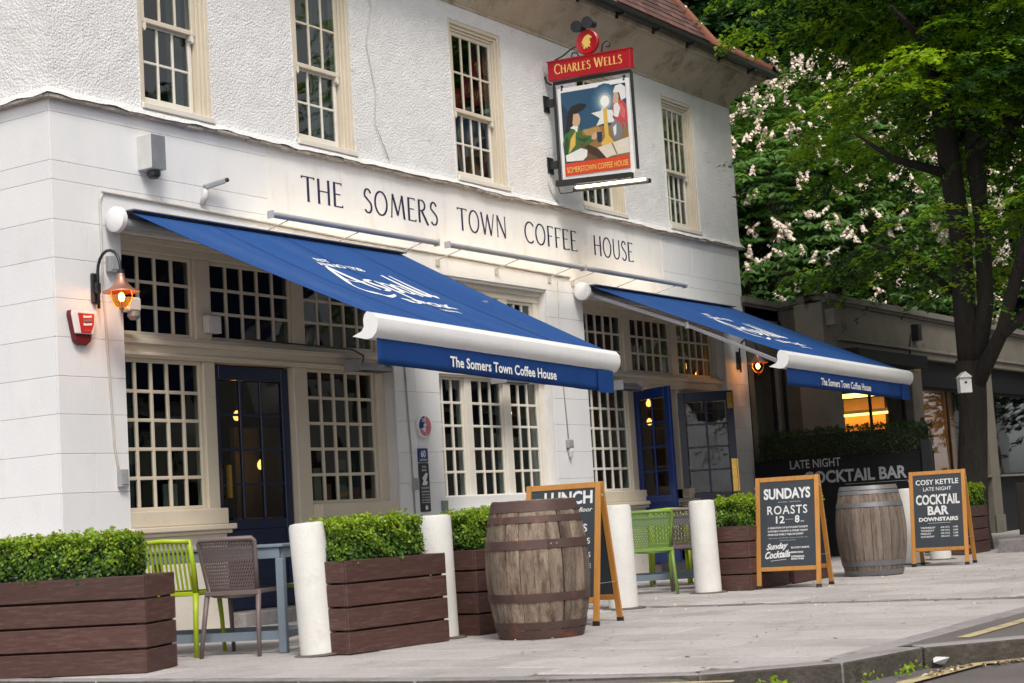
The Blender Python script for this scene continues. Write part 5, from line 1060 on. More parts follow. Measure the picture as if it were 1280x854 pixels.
# ---- chairs and tables
def slat_chair(label, x, y, rz, col='lime', first=None):
    if first: return copy_tree(first, (x, y, 0), rz, label)
    t = thing('chair', label, 'chair', (x, y, 0), rz, group='plastic terrace chairs'); m_ = M[col]
    # faces +X; rear legs at x=0, front at x=.43; width along y
    for s_ in (-1, 1):
        build(MB().tube([(-.02, s_ * .20, 0), (0, s_ * .195, .25), (.03, s_ * .19, .44)], [.017, .02, .024], 8), 'leg', m_, t, world=False, smooth=True)
        build(MB().tube([(.46, s_ * .20, 0), (.44, s_ * .195, .25), (.41, s_ * .19, .43)], [.014, .017, .020], 8), 'leg', m_, t, world=False, smooth=True)
    q = MB(); 
    for s_ in (-1, 1): q.tube([(.03, s_ * .19, .43), (.0, s_ * .195, .60), (-.06, s_ * .195, .80)], [.024, .02, .016], 8)
    q.tube([(-.06, -.20, .79), (-.065, 0, .80), (-.06, .20, .79)], .017, 8)
    bk = build(q, 'back_frame', m_, t, world=False, smooth=True)
    q = MB()
    for k in range(11): yy = -.165 + .33 * k / 10; q.bar((.028, yy, .455), (-.058, yy, .785), .012, .012)
    build(q, 'back_slats', m_, t, world=False)
    q = MB()
    for k in range(11): xx = .035 + .37 * k / 10; q.box(xx - .012, xx + .012, -.18, .18, .425, .44)
    for s_ in (-1, 1): q.box(.02, .43, s_ * .19 - .018, s_ * .19 + .018, .415, .445)
    q.box(.41, .44, -.19, .19, .415, .445); q.box(.01, .03, -.19, .19, .415, .445); build(q, 'seat', m_, t, world=False, bevel=.004); return t
def mesh_chair(label, x, y, rz, col='taupe', first=None):
    if first: return copy_tree(first, (x, y, 0), rz, label)
    t = thing('chair', label, 'chair', (x, y, 0), rz, group='plastic terrace chairs'); m_ = M[col]
    for s_ in (-1, 1):
        build(MB().tube([(-.06, s_ * .21, 0), (-.015, s_ * .195, .25), (.03, s_ * .185, .44)], [.015, .018, .02], 8), 'leg', m_, t, world=False, smooth=True)
        build(MB().tube([(.47, s_ * .20, 0), (.44, s_ * .195, .25), (.41, s_ * .19, .43)], [.014, .017, .018], 8), 'leg', m_, t, world=False, smooth=True)
    def bp(u, v): return Vector((.03 - .10 * v - .03 * math.cos(PI * u / 2) * 1 + .015, u * (.175 + .03 * v), .42 + .37 * v))
    q = MB(); rim = [bp(-1, .0), bp(-1, .5), bp(-1, .95), bp(-.92, 1), bp(0, 1.0), bp(.92, 1), bp(1, .95), bp(1, .5), bp(1, 0), bp(.8, -.02), bp(0, -.04), bp(-.8, -.02), bp(-1, 0)]
    q.tube(rim, .017, 8); build(q, 'back_frame', m_, t, world=False, smooth=True)
    q = MB(); N_ = 13; rows_ = 13
    for s_ in (-1, 1):
        for k in range(-N_ - 4, N_ + 5):
            pts = []
            for j in range(rows_ + 1):
                v = j / rows_; u = (k + s_ * (v * 8 - 4)) / N_ * 1.15
                if abs(u) <= 1.0: pts.append(bp(u, v) + Vector((s_ * .0015, 0, 0)))
            if len(pts) > 1: q.tube(pts, .0052, 4, cap=False)
    build(q, 'back_mesh', m_, t, world=False, kind='stuff')
    q = MB()
    for k in range(16): xx = .04 + .36 * k / 15; q.box(xx - .007, xx + .007, -.18, .18, .425, .437)
    for k in range(14): yy = -.17 + .34 * k / 13; q.box(.03, .42, yy - .005, yy + .005, .420, .4245)
    for s_ in (-1, 1): q.box(.02, .43, s_ * .19 - .014, s_ * .19 + .014, .415, .44)
    q.box(.41, .44, -.19, .19, .415, .44); q.box(.0, .03, -.19, .19, .41, .44); build(q, 'seat', m_, t, world=False, bevel=.003); return t
ang = math.atan2(.34, .94)
def rearleg(px, py, qx, qy): return ((px + qx) / 2, (py + qy) / 2, math.atan2(-(px - qx), (py - qy)))
ch1 = slat_chair('lime green slatted chair at the left end, tucked behind the corner planter', 8.41, -2.00, ang)
ch2 = mesh_chair('brown lattice-backed chair next to the lime slatted chair', 8.50, -2.50, ang)
ch3 = mesh_chair('olive green lattice-backed chair right of the third bollard', 14.18, -2.62, R(33), 'green')
mesh_chair('', 9.72, -2.32, ang + PI, first=ch3)['label'] = 'olive lattice-backed chair behind the leftmost bollard, across the left table'
mesh_chair('', 14.80, -2.72, R(30), first=ch2)['label'] = 'brown lattice-backed chair half hidden by the fourth bollard'
slat_chair('', 16.15, -1.75, R(205), first=ch1)['label'] = 'lime slatted chair on the far side of the right table, before the blue door'
mesh_chair('', 16.45, -2.35, R(215), first=ch2)['label'] = 'brown lattice chair on the far side of the right table'
mesh_chair('', 13.75, -1.75, R(10), first=ch3)['label'] = 'olive lattice chair further back, showing between bollard and olive chair'
def table(label, x, y, rz, L_=1.25, W_=.62, first=None):
    if first: return copy_tree(first, (x, y, 0), rz, label)
    t = thing('table', label, 'table', (x, y, 0), rz, group='blue grey terrace tables')
    build(MB().box(-L_ / 2, L_ / 2, -W_ / 2, W_ / 2, .715, .735), 'table_top', M['table_grey'], t, world=False, bevel=.003)
    q = MB(); a, b = L_ / 2 - .03, W_ / 2 - .03
    for s_ in (-1, 1): q.box(-a, a, s_ * b - .015, s_ * b + .015, .64, .714); q.box(s_ * a - .015, s_ * a + .015, -b + .015, b - .015, .64, .714)
    build(q, 'apron', M['table_grey'], t, world=False, bevel=.003)
    for sx in (-1, 1):
        for sy in (-1, 1): build(MB().box(sx * a - .028, sx * a + .028, sy * b - .028, sy * b + .028, 0, .64), 'leg', M['table_grey'], t, world=False, bevel=.004)
    for s_ in (-1, 1):
        build(MB().box(-a + .028, a - .028, s_ * b - .012, s_ * b + .012, .09, .15), 'stretcher', M['table_grey'], t, world=False); build(MB().box(s_ * a - .012, s_ * a + .012, -b + .028, b - .028, .095, .145), 'stretcher', M['table_grey'], t, world=False)
    return t
td = Vector((-.34, .94)); tn = Vector((.94, .34)); cpt = Vector((8.77, -2.745)) + td * .62 + tn * .28
tb = table('blue grey table behind the lime and brown chairs at the left entrance', cpt.x, cpt.y, math.atan2(.94, -.34))
table('', 15.52, -2.20, R(120), first=tb)['label'] = 'blue grey table between the olive chair and the fourth bollard'
# small glass on the sill, litter, weeds
t = thing('drinking_glass', 'small empty tumbler on the sill behind the second bollard', 'glass', (14.44, -.02, .905)); 
shade_auto(build(MB().lathe([(.03, 0), (.036, .02), (.042, .13), (.038, .13), (.032, .02), (.0, .015)], 16, cap=False), 'tumbler', M['pale_blind'], t, world=False))
q = MB(); vs = [(random.gauss(0, .024), random.gauss(0, .02), random.uniform(0, .05)) for i in range(14)]; bm = bmesh.new()
for v in vs: bm.verts.new(v)
bmesh.ops.convex_hull(bm, input=bm.verts); me = bpy.data.meshes.new('paper'); bm.to_mesh(me); bm.free()
o = link('crumpled_paper', me, M['s_white']); o.location = (8.72, -7.34, -.096); props(o, 'crumpled white paper lying in the gutter against the kerb', 'litter')
for x, y, z, n, lb in ((7.42, -6.98, -.09, 150, 'tuft of green weeds at the left end of the raised kerb'), (8.3, -7.32, -.10, 30, 'small weed growing at the kerb joint'), (7.85, -7.28, -.10, 18, 'tiny weed at the foot of the kerb')):
    p = np.stack([rng.normal(x, .07, n), rng.normal(y, .03, n), z + np.abs(rng.normal(.02, .022, n))], 1); o = leaves('weed_tuft', p, rng.normal(size=(n, 3)) + [0, -.3, .6], .03, [LEAF_A[0], LEAF_A[1]], None); props(o, lb, 'weed')
p = np.stack([rng.uniform(8.2, 9.2, 160), -7.40 - rng.uniform(0, .10, 160), np.full(160, -.095)], 1); p[:, 1] -= np.clip(p[:, 0] - 8.6, 0, 1) * .7
o = leaves('leaf_litter', p, rng.normal(size=(160, 3)) * .3 + [0, 0, 1], .03, [M['p_table'], M['p_brown'], M['p_page']], None); props(o, 'dry leaf litter collected in the gutter by the kerb', 'leaf litter')
# ================================================================ THE LOW GREY BUILDING NEXT DOOR
YB = -.9
an = thing('low_grey_building', 'low flat-roofed grey rendered building with large shop windows right of the pub', 'building', (22.9, YB, 0))
PIERS = [(22.86, 23.38), (26.32, 26.80), (30.0, 30.48), (33.9, 34.4), (37.8, 38.3), (41.7, 42.2), (45.6, 46.2)]
for a, b in PIERS: build(MB().box(a, b, YB, YB + .45, -.1, 3.0), 'pier', M['dark_render'], an, bevel=.012, seg=2); build(MB().box(a - .02, b + .02, YB - .025, YB, -.1, .32), 'pier_foot', M['dark_render'], an, bevel=.006)
build(MB().box(22.86, 46.2, YB - .001, YB + .45, 3.0, 3.66), 'fascia_wall', M['dark_render'], an, bevel=.01)
build(MB().box(23.3, 46.2, YB - .04, YB - .002, 3.12, 3.165), 'string_moulding', M['coping'], an, bevel=.006)
q = MB(); q.add([(23.35, .02, -.1), (22.86, YB + .002, -.1), (22.86, YB + .002, 3.66), (23.35, .02, 3.66), (23.6, .02, -.1), (23.1, YB + .002, -.1), (23.1, YB + .002, 3.66), (23.6, .02, 3.66)], [(0, 1, 2, 3), (4, 5, 6, 7), (0, 3, 7, 4), (1, 2, 6, 5), (3, 2, 6, 7), (0, 1, 5, 4)]); build(q, 'return_wall', M['dark_render'], an)
q = MB().box(22.12, 23.35, .02, .35, 2.9, 3.66).box(22.12, 22.34, .02, .35, -.1, 2.9).box(23.2, 23.35, .02, .35, -.1, 2.9); build(q, 'side_wall', M['dark_render'], an)
build(MB().box(22.12, 22.13, .0, .02, 0, 3.66).box(23.30, 23.34, -.035, .02, .9, 3.5), 'downpipe', M['dark_panel'], an)
light(an, 22.34, 23.2, 1.15, 2.9, .08, 1, 1, .05, .03, 'dark_panel', .05, gm='glass_clear'); build(MB().box(22.34, 23.2, .08, .16, -.1, 1.15), 'window_panel', M['dark_panel'], an)
build(MB().box(22.35, 23.19, .30, .32, 1.2, 2.62), 'blind', M['pale_blind'], an)
# coping follows the stepped wall
def cop(pts, z0, z1, ov, nm='coping', m='coping'):
    q = MB(); n = len(pts); L_ = []; 
    for i, p in enumerate(pts):
        a = Vector(pts[max(i - 1, 0)]); b = Vector(pts[min(i + 1, n - 1)]); d = (b - a).normalized(); nn = Vector((d.y, -d.x)); L_.append((Vector(p) + nn * ov, Vector(p) - nn * .3))
    vs = []
    for o_, i_ in L_: vs += [(o_.x, o_.y, z0), (o_.x, o_.y, z1), (i_.x, i_.y, z1), (i_.x, i_.y, z0)]
    for i in range(n - 1):
        for k in range(4): a = i * 4 + k; b = i * 4 + (k + 1) % 4; q.f.append((a, b, b + 4, a + 4))
    q.v = vs; q.f += [(0, 1, 2, 3), tuple(4 * (n - 1) + k for k in range(4))]; return build(q, nm, M[m], an)
cop([(22.05, .02), (23.35, .02), (22.90, YB), (46.3, YB)], 3.70, 3.79, .09); cop([(22.05, .02), (23.35, .02), (22.90, YB), (46.3, YB)], 3.66, 3.70, .04, 'coping_drip')
build(MB().box(22.2, 46.2, .02, 7.5, 3.5, 3.66), 'roof', M['lead'], an); build(MB().box(46.0, 46.2, YB + .46, 7.5, -.1, 3.5).box(22.12, 46.2, 7.4, 7.6, -.1, 3.5), 'rear_wall', M['dark_render'], an)
build(MB().box(23.4, 46.0, -.4, 7.4, -.05, .02), 'floor', M['floorboard'], an)
build(MB().box(23.4, 46.0, 3.9, 4.0, .02, 3.5).box(29.9, 30.0, -.3, 3.9, .02, 3.5), 'interior_wall', M['warm_room'], an)
for i, ((a0, a1), (b0, b1)) in enumerate(zip(PIERS[:-1], PIERS[1:])):
    build(MB().box(a1, b0, YB + .10, YB + .16, 2.56, 3.0), 'dark_transom', M['dark_panel'], an, bevel=.004)
    if i == 0: build(MB().box(a1, b0, YB - .30, YB + .1, 2.80, 2.99), 'folded_blind', M['dark_panel'], an, bevel=.01)
    light(an, a1, b0, 1.02, 2.56, YB + .14, 2 if i != 2 else 1, 1, .05, .05, 'dark_panel', .05, gm='glass_clear')
    build(MB().box(a1, b0, YB + .12, YB + .2, -.1, 1.0), 'stallriser', M['dark_panel'], an, bevel=.004); build(MB().box(a1, b0, YB - .02, YB + .2, 1.0, 1.04), 'window_sill', M['coping'], an, bevel=.004)
build(MB().box(22.95, 23.12, YB - .14, YB, 3.32, 3.56), 'vent_box', M['coping'], an, bevel=.005); build(MB().box(26.5, 26.66, YB - .12, YB, 3.28, 3.55), 'vent_box', M['p_black'], an, bevel=.005)
build(MB().tube([(26.45, YB - .02, 3.4), (26.30, YB - .03, 3.2), (26.28, YB - .02, 2.9)], .012, 6), 'cable', M['dark_panel'], an)
text(an, 'street_number', '34', M['p_black'], (23.55, YB - .002, 3.24), (1, 0, 0), (0, 0, 1), .20, .17, bold=.02)
text(an, 'street_number', '2', M['p_black'], (26.98, YB - .002, 3.12), (1, 0, 0), (0, 0, 1), .08, .13, bold=.02)
build(MB().box(26.42, 26.66, YB - .012, YB, 2.78, 3.0), 'small_poster', M['p_table'], an)
# lit interior of the first shop window: strip light, added glow panels
t = thing('strip_light', 'warm strip light glowing inside the grey building behind the right awning', 'light', (26.0, 2.5, 2.9))
build(MB().box(29.72, 29.8, .5, 1.9, 2.30, 2.34), 'tube', M['ceiling_lit'], t); build(MB().box(29.7, 29.88, .45, 1.95, 2.341, 2.40), 'housing', M['plastic_grey'], t)
t = thing('strip_light', 'unseen warm ceiling panel added to light the partition in the first shop window', 'light', (25.4, 3.0, 2.3))
build(MB().box(28.3, 29.1, .3, 2.6, 2.60, 2.63), 'panel', M['ceiling_lit'], t); build(MB().box(28.25, 29.15, .25, 2.65, 2.631, 2.68), 'housing', M['black_metal'], t)  # ceiling panel out of view, added to light the partition wall
t = thing('strip_light', 'amber light panel inside the far shop window', 'light', (32, 3.0, 2.6)); build(MB().box(30.8, 33.5, 2.9, 3.2, 2.60, 2.63), 'panel', M['ceiling_lit'], t); build(MB().box(30.75, 33.55, 2.85, 3.25, 2.631, 2.68), 'housing', M['black_metal'], t)
t = thing('added_wall_glow', 'amber glow sheet added to make the partition look lit deep inside the first shop window', 'light', (29.85, 1.0, 1.6)); build(MB().box(29.86, 29.89, .95, 1.75, 1.75, 2.62), 'panel', emis('amber_wall_glow', (1, .42, .07), .22), t); build(MB().box(29.85, 29.895, .90, .945, 1.7, 2.66).box(29.85, 29.895, 1.755, 1.8, 1.7, 2.66), 'panel_frame', M['black_metal'], t)  # emissive sheet added so the dim partition reads as lit orange
t = thing('shop_counter', 'dark counter inside the first shop window', 'counter', (25.2, 2.2, .02)); build(MB().box(28.2, 29.0, .9, 1.4, .02, 1.85), 'body', M['dark_panel'], t, bevel=.01); build(MB().box(28.15, 29.05, .85, 1.45, 1.85, 1.9), 'worktop', M['oak'], t)
# ---- dark screen with chalk lettering and a clipped hedge on top
t = thing('terrace_screen', 'black planter screen lettered LATE NIGHT COCKTAIL BAR with a dark clipped hedge on top', 'screen', (22.2, -1.3, 0))
build(MB().box(22.0, 22.5, -2.52, -.06, 0, 1.38), 'trough', M['dark_panel'], t, bevel=.008); build(MB().box(21.985, 22.0, -2.50, -.08, .70, 1.36), 'sign_panel', M['dark_panel'], t)
build(MB().box(21.96, 22.06, -2.66, -2.53, 0, 1.52), 'end_post', M['black_metal'], t, bevel=.006); 
def ST(s, y, z, w_, h_, m, b=0.0): text(t, 'lettering', s, M[m], (21.984, y, z), (0, -1, 0), (0, 0, 1), w_, h_, bold=b)
ST('LATE NIGHT', -.60, 1.245, .76, .12, 'chalk_dim', .01); ST('COCKTAIL BAR', -.80, 1.02, 1.50, .175, 'chalk_dim', .03)
for a, b in ((-.10, -.75), (-1.4, -2.4)): build(MB().box(21.983, 21.985, b, a, 1.40, 1.405) if False else MB().box(21.982, 21.985, b, a, .985, .99), 'chalk_line', M['chalk_dim'], t)
Mh = Matrix(((0, 1, 0, 22.25), (1, 0, 0, -1.33), (0, 0, 1, 0), (0, 0, 0, 1)))
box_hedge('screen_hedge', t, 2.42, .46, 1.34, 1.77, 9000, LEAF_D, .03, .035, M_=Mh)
# ---- stone platform and timber post at the far right
t = thing('stone_step', 'low granite step beside the tree at the right edge', 'step', (21.6, -4.2, 0)); 
build(MB().box(20.95, 22.4, -5.6, -3.78, -.05, .165), 'step_stone', M['kerb'], t, bevel=.015, seg=2); build(MB().box(22.41, 25.8, -5.6, -3.58, -.05, .165), 'step_stone', M['kerb'], t, bevel=.015, seg=2)
t = thing('timber_post', 'weathered square timber post at the right edge of the pavement', 'post', (24.25, -3.15, 0)); build(MB().box(24.1, 24.45, -3.5, -3.1, 0, .86), 'post', M['wood_post'], t, bevel=.02, seg=2); build(MB().box(24.06, 24.49, -3.54, -3.06, 0, .10), 'post_base', M['wood_post'], t, bevel=.01)
# ================================================================ TREES
def crown(parent, name, ells, n_spray, per, size, mats, spray_len=.75, droop=.25, wbias=None, flt=None, bright=None, boughs=0):
    vol = np.array([e[3] * e[4] * e[5] for e in ells]); pr_ = vol / vol.sum(); k = rng.choice(len(ells), n_spray * 2, p=pr_)
    E_ = np.array(ells)[k]; d = rng.normal(size=(len(k), 3)); d /= np.linalg.norm(d, axis=1, keepdims=True); r_ = rng.uniform(.35, 1, len(k)) ** .6
    lump = 1 + .16 * np.sin(d[:, 0] * 5 + k) * np.cos(d[:, 1] * 6) + .12 * np.sin(d[:, 2] * 9 + d[:, 0] * 7)
    base = E_[:, :3] + d * E_[:, 3:6] * (r_ * lump)[:, None]
    if flt is not None: m_ = flt(base); base = base[m_]; d = d[m_]; r_ = r_[m_]
    if boughs:
        nb_ = min(boughs, len(base)); kk = rng.integers(0, nb_, n_spray); off_b = rng.normal(size=(n_spray, 3)) * [.42, .42, .085]; off_b[:, 2] -= .28 * (off_b[:, 0] ** 2 + off_b[:, 1] ** 2)
        bt = rng.normal(0, .38, nb_); base = base[kk] + off_b; d = d[kk]; r_ = r_[kk] + bt[kk] * .6 + off_b[:, 2] * 1.5; hb = off_b.copy(); hb[:, 2] = 0; d = d * .6 + hb
    base = base[:n_spray]; d = d[:n_spray]; r_ = r_[:n_spray]; n = len(base)
    h = d.copy(); h[:, 2] *= .25; h += rng.normal(0, .35, h.shape) * [1, 1, .3]; h /= np.linalg.norm(h, axis=1, keepdims=True)
    side = np.cross(h, [0, 0, 1.]); side /= np.linalg.norm(side, axis=1, keepdims=True)
    L_ = spray_len * rng.uniform(.6, 1.25, n); t_ = rng.uniform(0, 1, (n, per)); s_ = rng.uniform(-1, 1, (n, per)) * (.42 * (1 - .7 * t_))
    pts = base[:, None, :] + h[:, None, :] * (t_ * L_[:, None])[..., None] + side[:, None, :] * (s_ * L_[:, None])[..., None]
    pts[..., 2] += -droop * (t_ ** 2) * L_[:, None] - .25 * np.abs(s_) * L_[:, None] + rng.normal(0, .03, (n, per)) * spray_len
    nn = rng.normal(0, .28, (n, per, 3)) + [0, 0, 1.] + h[:, None, :] * .45
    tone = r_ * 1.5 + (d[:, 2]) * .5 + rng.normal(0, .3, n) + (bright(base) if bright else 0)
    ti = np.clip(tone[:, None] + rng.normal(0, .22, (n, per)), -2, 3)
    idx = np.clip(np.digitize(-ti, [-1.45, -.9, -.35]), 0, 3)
    P3, N3, I1 = pts.reshape(-1, 3), nn.reshape(-1, 3), idx.ravel()
    if boughs: m_ = ~((np.hypot(P3[:, 0] - 22.05, P3[:, 1] + 3.02) > 3.0) & (P3[:, 2] < 6.3) & (P3[:, 1] > -2.2) & (P3[:, 0] < 21.3)) & ~((P3[:, 1] > -.6) & (P3[:, 0] < 22.3)); P3, N3, I1 = P3[m_], N3[m_], I1[m_]
    return leaves(name, P3, N3, size, mats, parent, idx=I1, asp=.5)
# the near street tree
TX, TY = 22.05, -3.02
t = thing('street_tree', 'large leafy street tree with a dark forked trunk at the right, bright lime new leaves', 'tree', (TX, TY, 0))
sc = 22.5 / 22.0
def TP(x, y, z): return (x * sc, -10.482 + (y + 10.482) * sc, .82 + (z - .82) * sc)
tr = [TP(21.78, -3.16, -.15), TP(21.74, -3.20, .35), TP(21.72, -3.28, .93), TP(21.68, -3.38, 1.76), TP(21.62, -3.43, 2.49)]
o = build(MB().tube(tr, [.33, .24, .20, .185, .20], 16, cap=False), 'trunk', M['bark'], t, smooth=True)
def limb(pts, rs, nm='limb'): build(MB().tube(pts, rs, 12), nm, M['bark'], t, smooth=True)
limb([TP(21.63, -3.42, 2.35), TP(21.54, -3.44, 3.23), TP(21.46, -3.50, 4.06), TP(21.28, -3.50, 5.11), TP(21.1, -3.5, 6.36), TP(20.9, -3.6, 8.6)], [.16, .15, .14, .15, .13, .07])
limb([TP(21.62, -3.50, 2.40), TP(21.56, -3.72, 3.23), TP(21.52, -3.78, 4.2), TP(21.45, -3.78, 5.2), TP(21.5, -3.9, 6.6), TP(21.6, -4.1, 8.6)], [.13, .11, .10, .12, .12, .06])
limb([TP(21.60, -3.50, 2.2), TP(21.4, -3.95, 2.8), TP(21.25, -4.25, 3.5), TP(21.0, -4.6, 4.2), TP(20.7, -5.2, 5.4)], [.12, .09, .08, .07, .04])
limb([TP(21.3, -3.5, 4.9), TP(20.6, -3.0, 5.1), TP(20.1, -2.7, 5.4)], [.075, .045, .012]); limb([TP(21.1, -3.5, 6.2), TP(20.3, -3.6, 6.5), TP(19.3, -3.6, 6.7)], [.09, .06, .02])
limb([TP(21.4, -3.8, 5.2), TP(21.2, -4.8, 5.6), TP(20.9, -5.8, 5.8)], [.08, .05, .02]); limb([TP(21.65, -3.3, 3.4), TP(21.0, -2.9, 3.9), TP(20.3, -2.7, 4.0)], [.05, .035, .015])
limb([TP(21.6, -3.5, 5.4), TP(22.6, -3.6, 6.1), TP(23.8, -3.6, 6.6)], [.09, .06, .03]); limb([TP(21.35, -3.95, 2.75), TP(21.9, -4.6, 3.4), TP(22.6, -5.2, 4.2)], [.08, .06, .03])
vd = np.array([.836, .549]); ld = np.array([.549, -.836])
def near_flt(b):
    rel = b[:, :2] - [TX - .35, TY - .35]; lat = rel @ ld; dep = rel @ vd
    hide = (np.abs(lat + .0) < .55) & (dep < .3) & (b[:, 2] < 5.5)
    low = (b[:, 2] < 4.4 - .1 * lat) & (dep < 0) & (lat > -1.2) & (rng.uniform(size=len(b)) < .8)
    hide = hide | (lat < -2.1 - .28 * (b[:, 2] - 5))
    return ~hide & ~low & (b[:, 2] > 3.15 + .5 * np.clip(-lat - 1.2, 0, 2)) 
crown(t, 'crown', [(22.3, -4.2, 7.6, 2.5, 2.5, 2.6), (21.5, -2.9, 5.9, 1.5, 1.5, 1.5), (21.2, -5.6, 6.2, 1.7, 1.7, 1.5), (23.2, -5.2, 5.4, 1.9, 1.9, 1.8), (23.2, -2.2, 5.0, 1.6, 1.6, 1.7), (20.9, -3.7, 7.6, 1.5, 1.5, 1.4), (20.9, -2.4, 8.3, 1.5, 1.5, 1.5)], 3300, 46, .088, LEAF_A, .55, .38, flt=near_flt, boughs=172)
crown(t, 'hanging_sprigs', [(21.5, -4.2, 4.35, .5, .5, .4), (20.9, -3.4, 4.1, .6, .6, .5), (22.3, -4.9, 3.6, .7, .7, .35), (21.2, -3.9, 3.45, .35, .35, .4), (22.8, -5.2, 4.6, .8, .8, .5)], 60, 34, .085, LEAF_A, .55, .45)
t2 = thing('bird_box', 'small white bird box with a hole nailed to the trunk of the street tree', 'bird box', (21.30, -3.55, 2.0))
Mb = Matrix.Translation((21.26, -3.44, 2.05)) @ Matrix.Rotation(R(35), 4, 'Z')
q = MB().box(-.07, .07, -.075, .075, 0, .20, Mb); q.prism([(-.085, .195), (.085, .195), (0, .27)], .19, Mb @ Matrix(((0, 0, 1, -.095), (1, 0, 0, 0), (0, 1, 0, 0), (0, 0, 0, 1)))); build(q, 'box', M['plastic_white'], t2)
build(MB().lathe([(.017, 0), (.017, .004)], 12, M=Mb @ Matrix(((0, 0, -1, -.0705), (1, 0, 0, 0), (0, 1, 0, .13), (0, 0, 0, 1)))), 'entrance_hole', M['p_black'], t2)
# chestnuts in blossom behind the low building
def chestnut(label, c, r_, n, nb, size, limbs=True, seed=0):
    t = thing('horse_chestnut_tree', label, 'tree', (c[0], c[1], 0)); build(MB().tube([(c[0], c[1], -.2), (c[0], c[1], c[2] * .5), (c[0] + .2, c[1], c[2]), (c[0] + .1, c[1] + .2, c[2] + r_[2] * .7)], [.4, .32, .2, .06], 12), 'trunk', M['bark'], t, smooth=True)
    for k in range(6): a = k * 1.05; build(MB().tube([(c[0], c[1], c[2] * .5 + .25 * k), (c[0] + math.cos(a) * r_[0] * .45, c[1] + math.sin(a) * r_[1] * .45, c[2] * .8 + .3 * k), (c[0] + math.cos(a) * r_[0] * .85, c[1] + math.sin(a) * r_[1] * .85, c[2] + .2 * k)], [.14, .09, .03], 8), 'limb', M['bark'], t, smooth=True)
    d = rng.normal(size=(n, 3)); d /= np.linalg.norm(d, axis=1, keepdims=True); rr = rng.uniform(.5, 1, n) ** .5; lump = 1 + .14 * np.sin(d[:, 0] * 6 + seed) * np.cos(d[:, 1] * 5) + .10 * np.sin(d[:, 2] * 11 + d[:, 1] * 8)
    p = np.array(c) + d * np.array(r_) * (rr * lump)[:, None]; m_ = (p[:, 2] > 4.1) | ((p[:, 1] > 8.2) & (p[:, 2] > 2.2)); p = p[m_]; d = d[m_]; rr = rr[m_]; n = len(p)
    a = np.arange(7) / 7 * 2 * PI; off_ = np.stack([np.cos(a), np.sin(a), np.full(7, -.35)], 1) * size * .62
    rot = rng.uniform(0, 2 * PI, n); cr, sr = np.cos(rot)[:, None], np.sin(rot)[:, None]
    o7 = np.stack([off_[None, :, 0] * cr - off_[None, :, 1] * sr, off_[None, :, 0] * sr + off_[None, :, 1] * cr, np.repeat(off_[None, :, 2], n, 0)], 2)
    pts = p[:, None] + o7; nn = np.array([0, 0, 1.]) + o7 / size * .9 + rng.normal(0, .12, (n, 7, 3)) + d[:, None] * .5
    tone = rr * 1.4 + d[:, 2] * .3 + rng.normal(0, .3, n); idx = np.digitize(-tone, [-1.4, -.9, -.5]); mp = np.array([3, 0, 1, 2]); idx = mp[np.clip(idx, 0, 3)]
    leaves('crown', pts.reshape(-1, 3), nn.reshape(-1, 3), size, LEAF_C, t, idx=np.repeat(idx, 7), asp=.42)
    if nb:
        d = rng.normal(size=(nb * 2, 3)); d /= np.linalg.norm(d, axis=1, keepdims=True); lump = 1 + .14 * np.sin(d[:, 0] * 6 + seed) * np.cos(d[:, 1] * 5) + .10 * np.sin(d[:, 2] * 11 + d[:, 1] * 8)
        p = np.array(c) + d * np.array(r_) * (lump * 1.01)[:, None]; p = p[(p[:, 2] > 4.1)][:nb]
        per = 26; u = rng.uniform(0, 1, (len(p), per)) ** 1.3; a = rng.uniform(0, 2 * PI, (len(p), per)); rad = .06 * (1 - u * .85); hh = rng.uniform(.15, .22, (len(p), 1))
        lean = rng.normal(0, .12, (len(p), 1, 2)); pts = np.stack([rad * np.cos(a), rad * np.sin(a), u * hh], 2); pts[..., :2] += lean * u[..., None]; pts += p[:, None]
        nn = np.stack([np.cos(a), np.sin(a), np.full(a.shape, .5)], 2); leaves('blossom', pts.reshape(-1, 3), nn.reshape(-1, 3), .066, [M['blossom'], M['blossom2']], t, asp=.9)
    return t
M['blossom2'] = mat('blossom_cream', (.80, .72, .62), .8, (.70, .58, .48), 30, .5)
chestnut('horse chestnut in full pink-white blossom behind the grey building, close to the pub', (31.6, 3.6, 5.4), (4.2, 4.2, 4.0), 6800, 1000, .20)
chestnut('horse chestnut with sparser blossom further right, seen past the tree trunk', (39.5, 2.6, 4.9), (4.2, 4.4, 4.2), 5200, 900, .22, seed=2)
DARKL = [LEAF_C[1], LEAF_C[1], LEAF_C[2], LEAF_C[2]]
def far_tree(label, c, r_, n, size=.20, mats=LEAF_C):
    t = thing('background_tree', label, 'tree', (c[0], c[1], 0)); build(MB().tube([(c[0], c[1], -.2), (c[0] + .1, c[1], c[2] * .6), (c[0], c[1] + .2, c[2] + r_[2] * .5)], [.45, .32, .1], 10), 'trunk', M['bark'], t, smooth=True)
    for k in range(5): a = k * 1.3; build(MB().tube([(c[0], c[1], c[2] * .55 + .4 * k), (c[0] + math.cos(a) * r_[0] * .7, c[1] + math.sin(a) * r_[1] * .7, c[2] + .5 * k)], [.16, .04], 8), 'limb', M['bark'], t, smooth=True)
    crown(t, 'crown', [(*c, *r_)], n, 26, size, mats, 1.5, .3); return t
far_tree('tall dark green tree rising behind the pub roof', (35.5, 9.5, 12.5), (5.5, 5.5, 6.0), 3200, .26, DARKL)
far_tree('tall dark tree behind the chestnuts, under the lime green crown', (44.5, 4.0, 10.5), (6.0, 6.0, 7.0), 3400, .28, DARKL)
far_tree('dark tree at the far right beyond the low building', (47.5, -2.5, 8.5), (5.0, 5.0, 6.0), 2600, .28, DARKL)
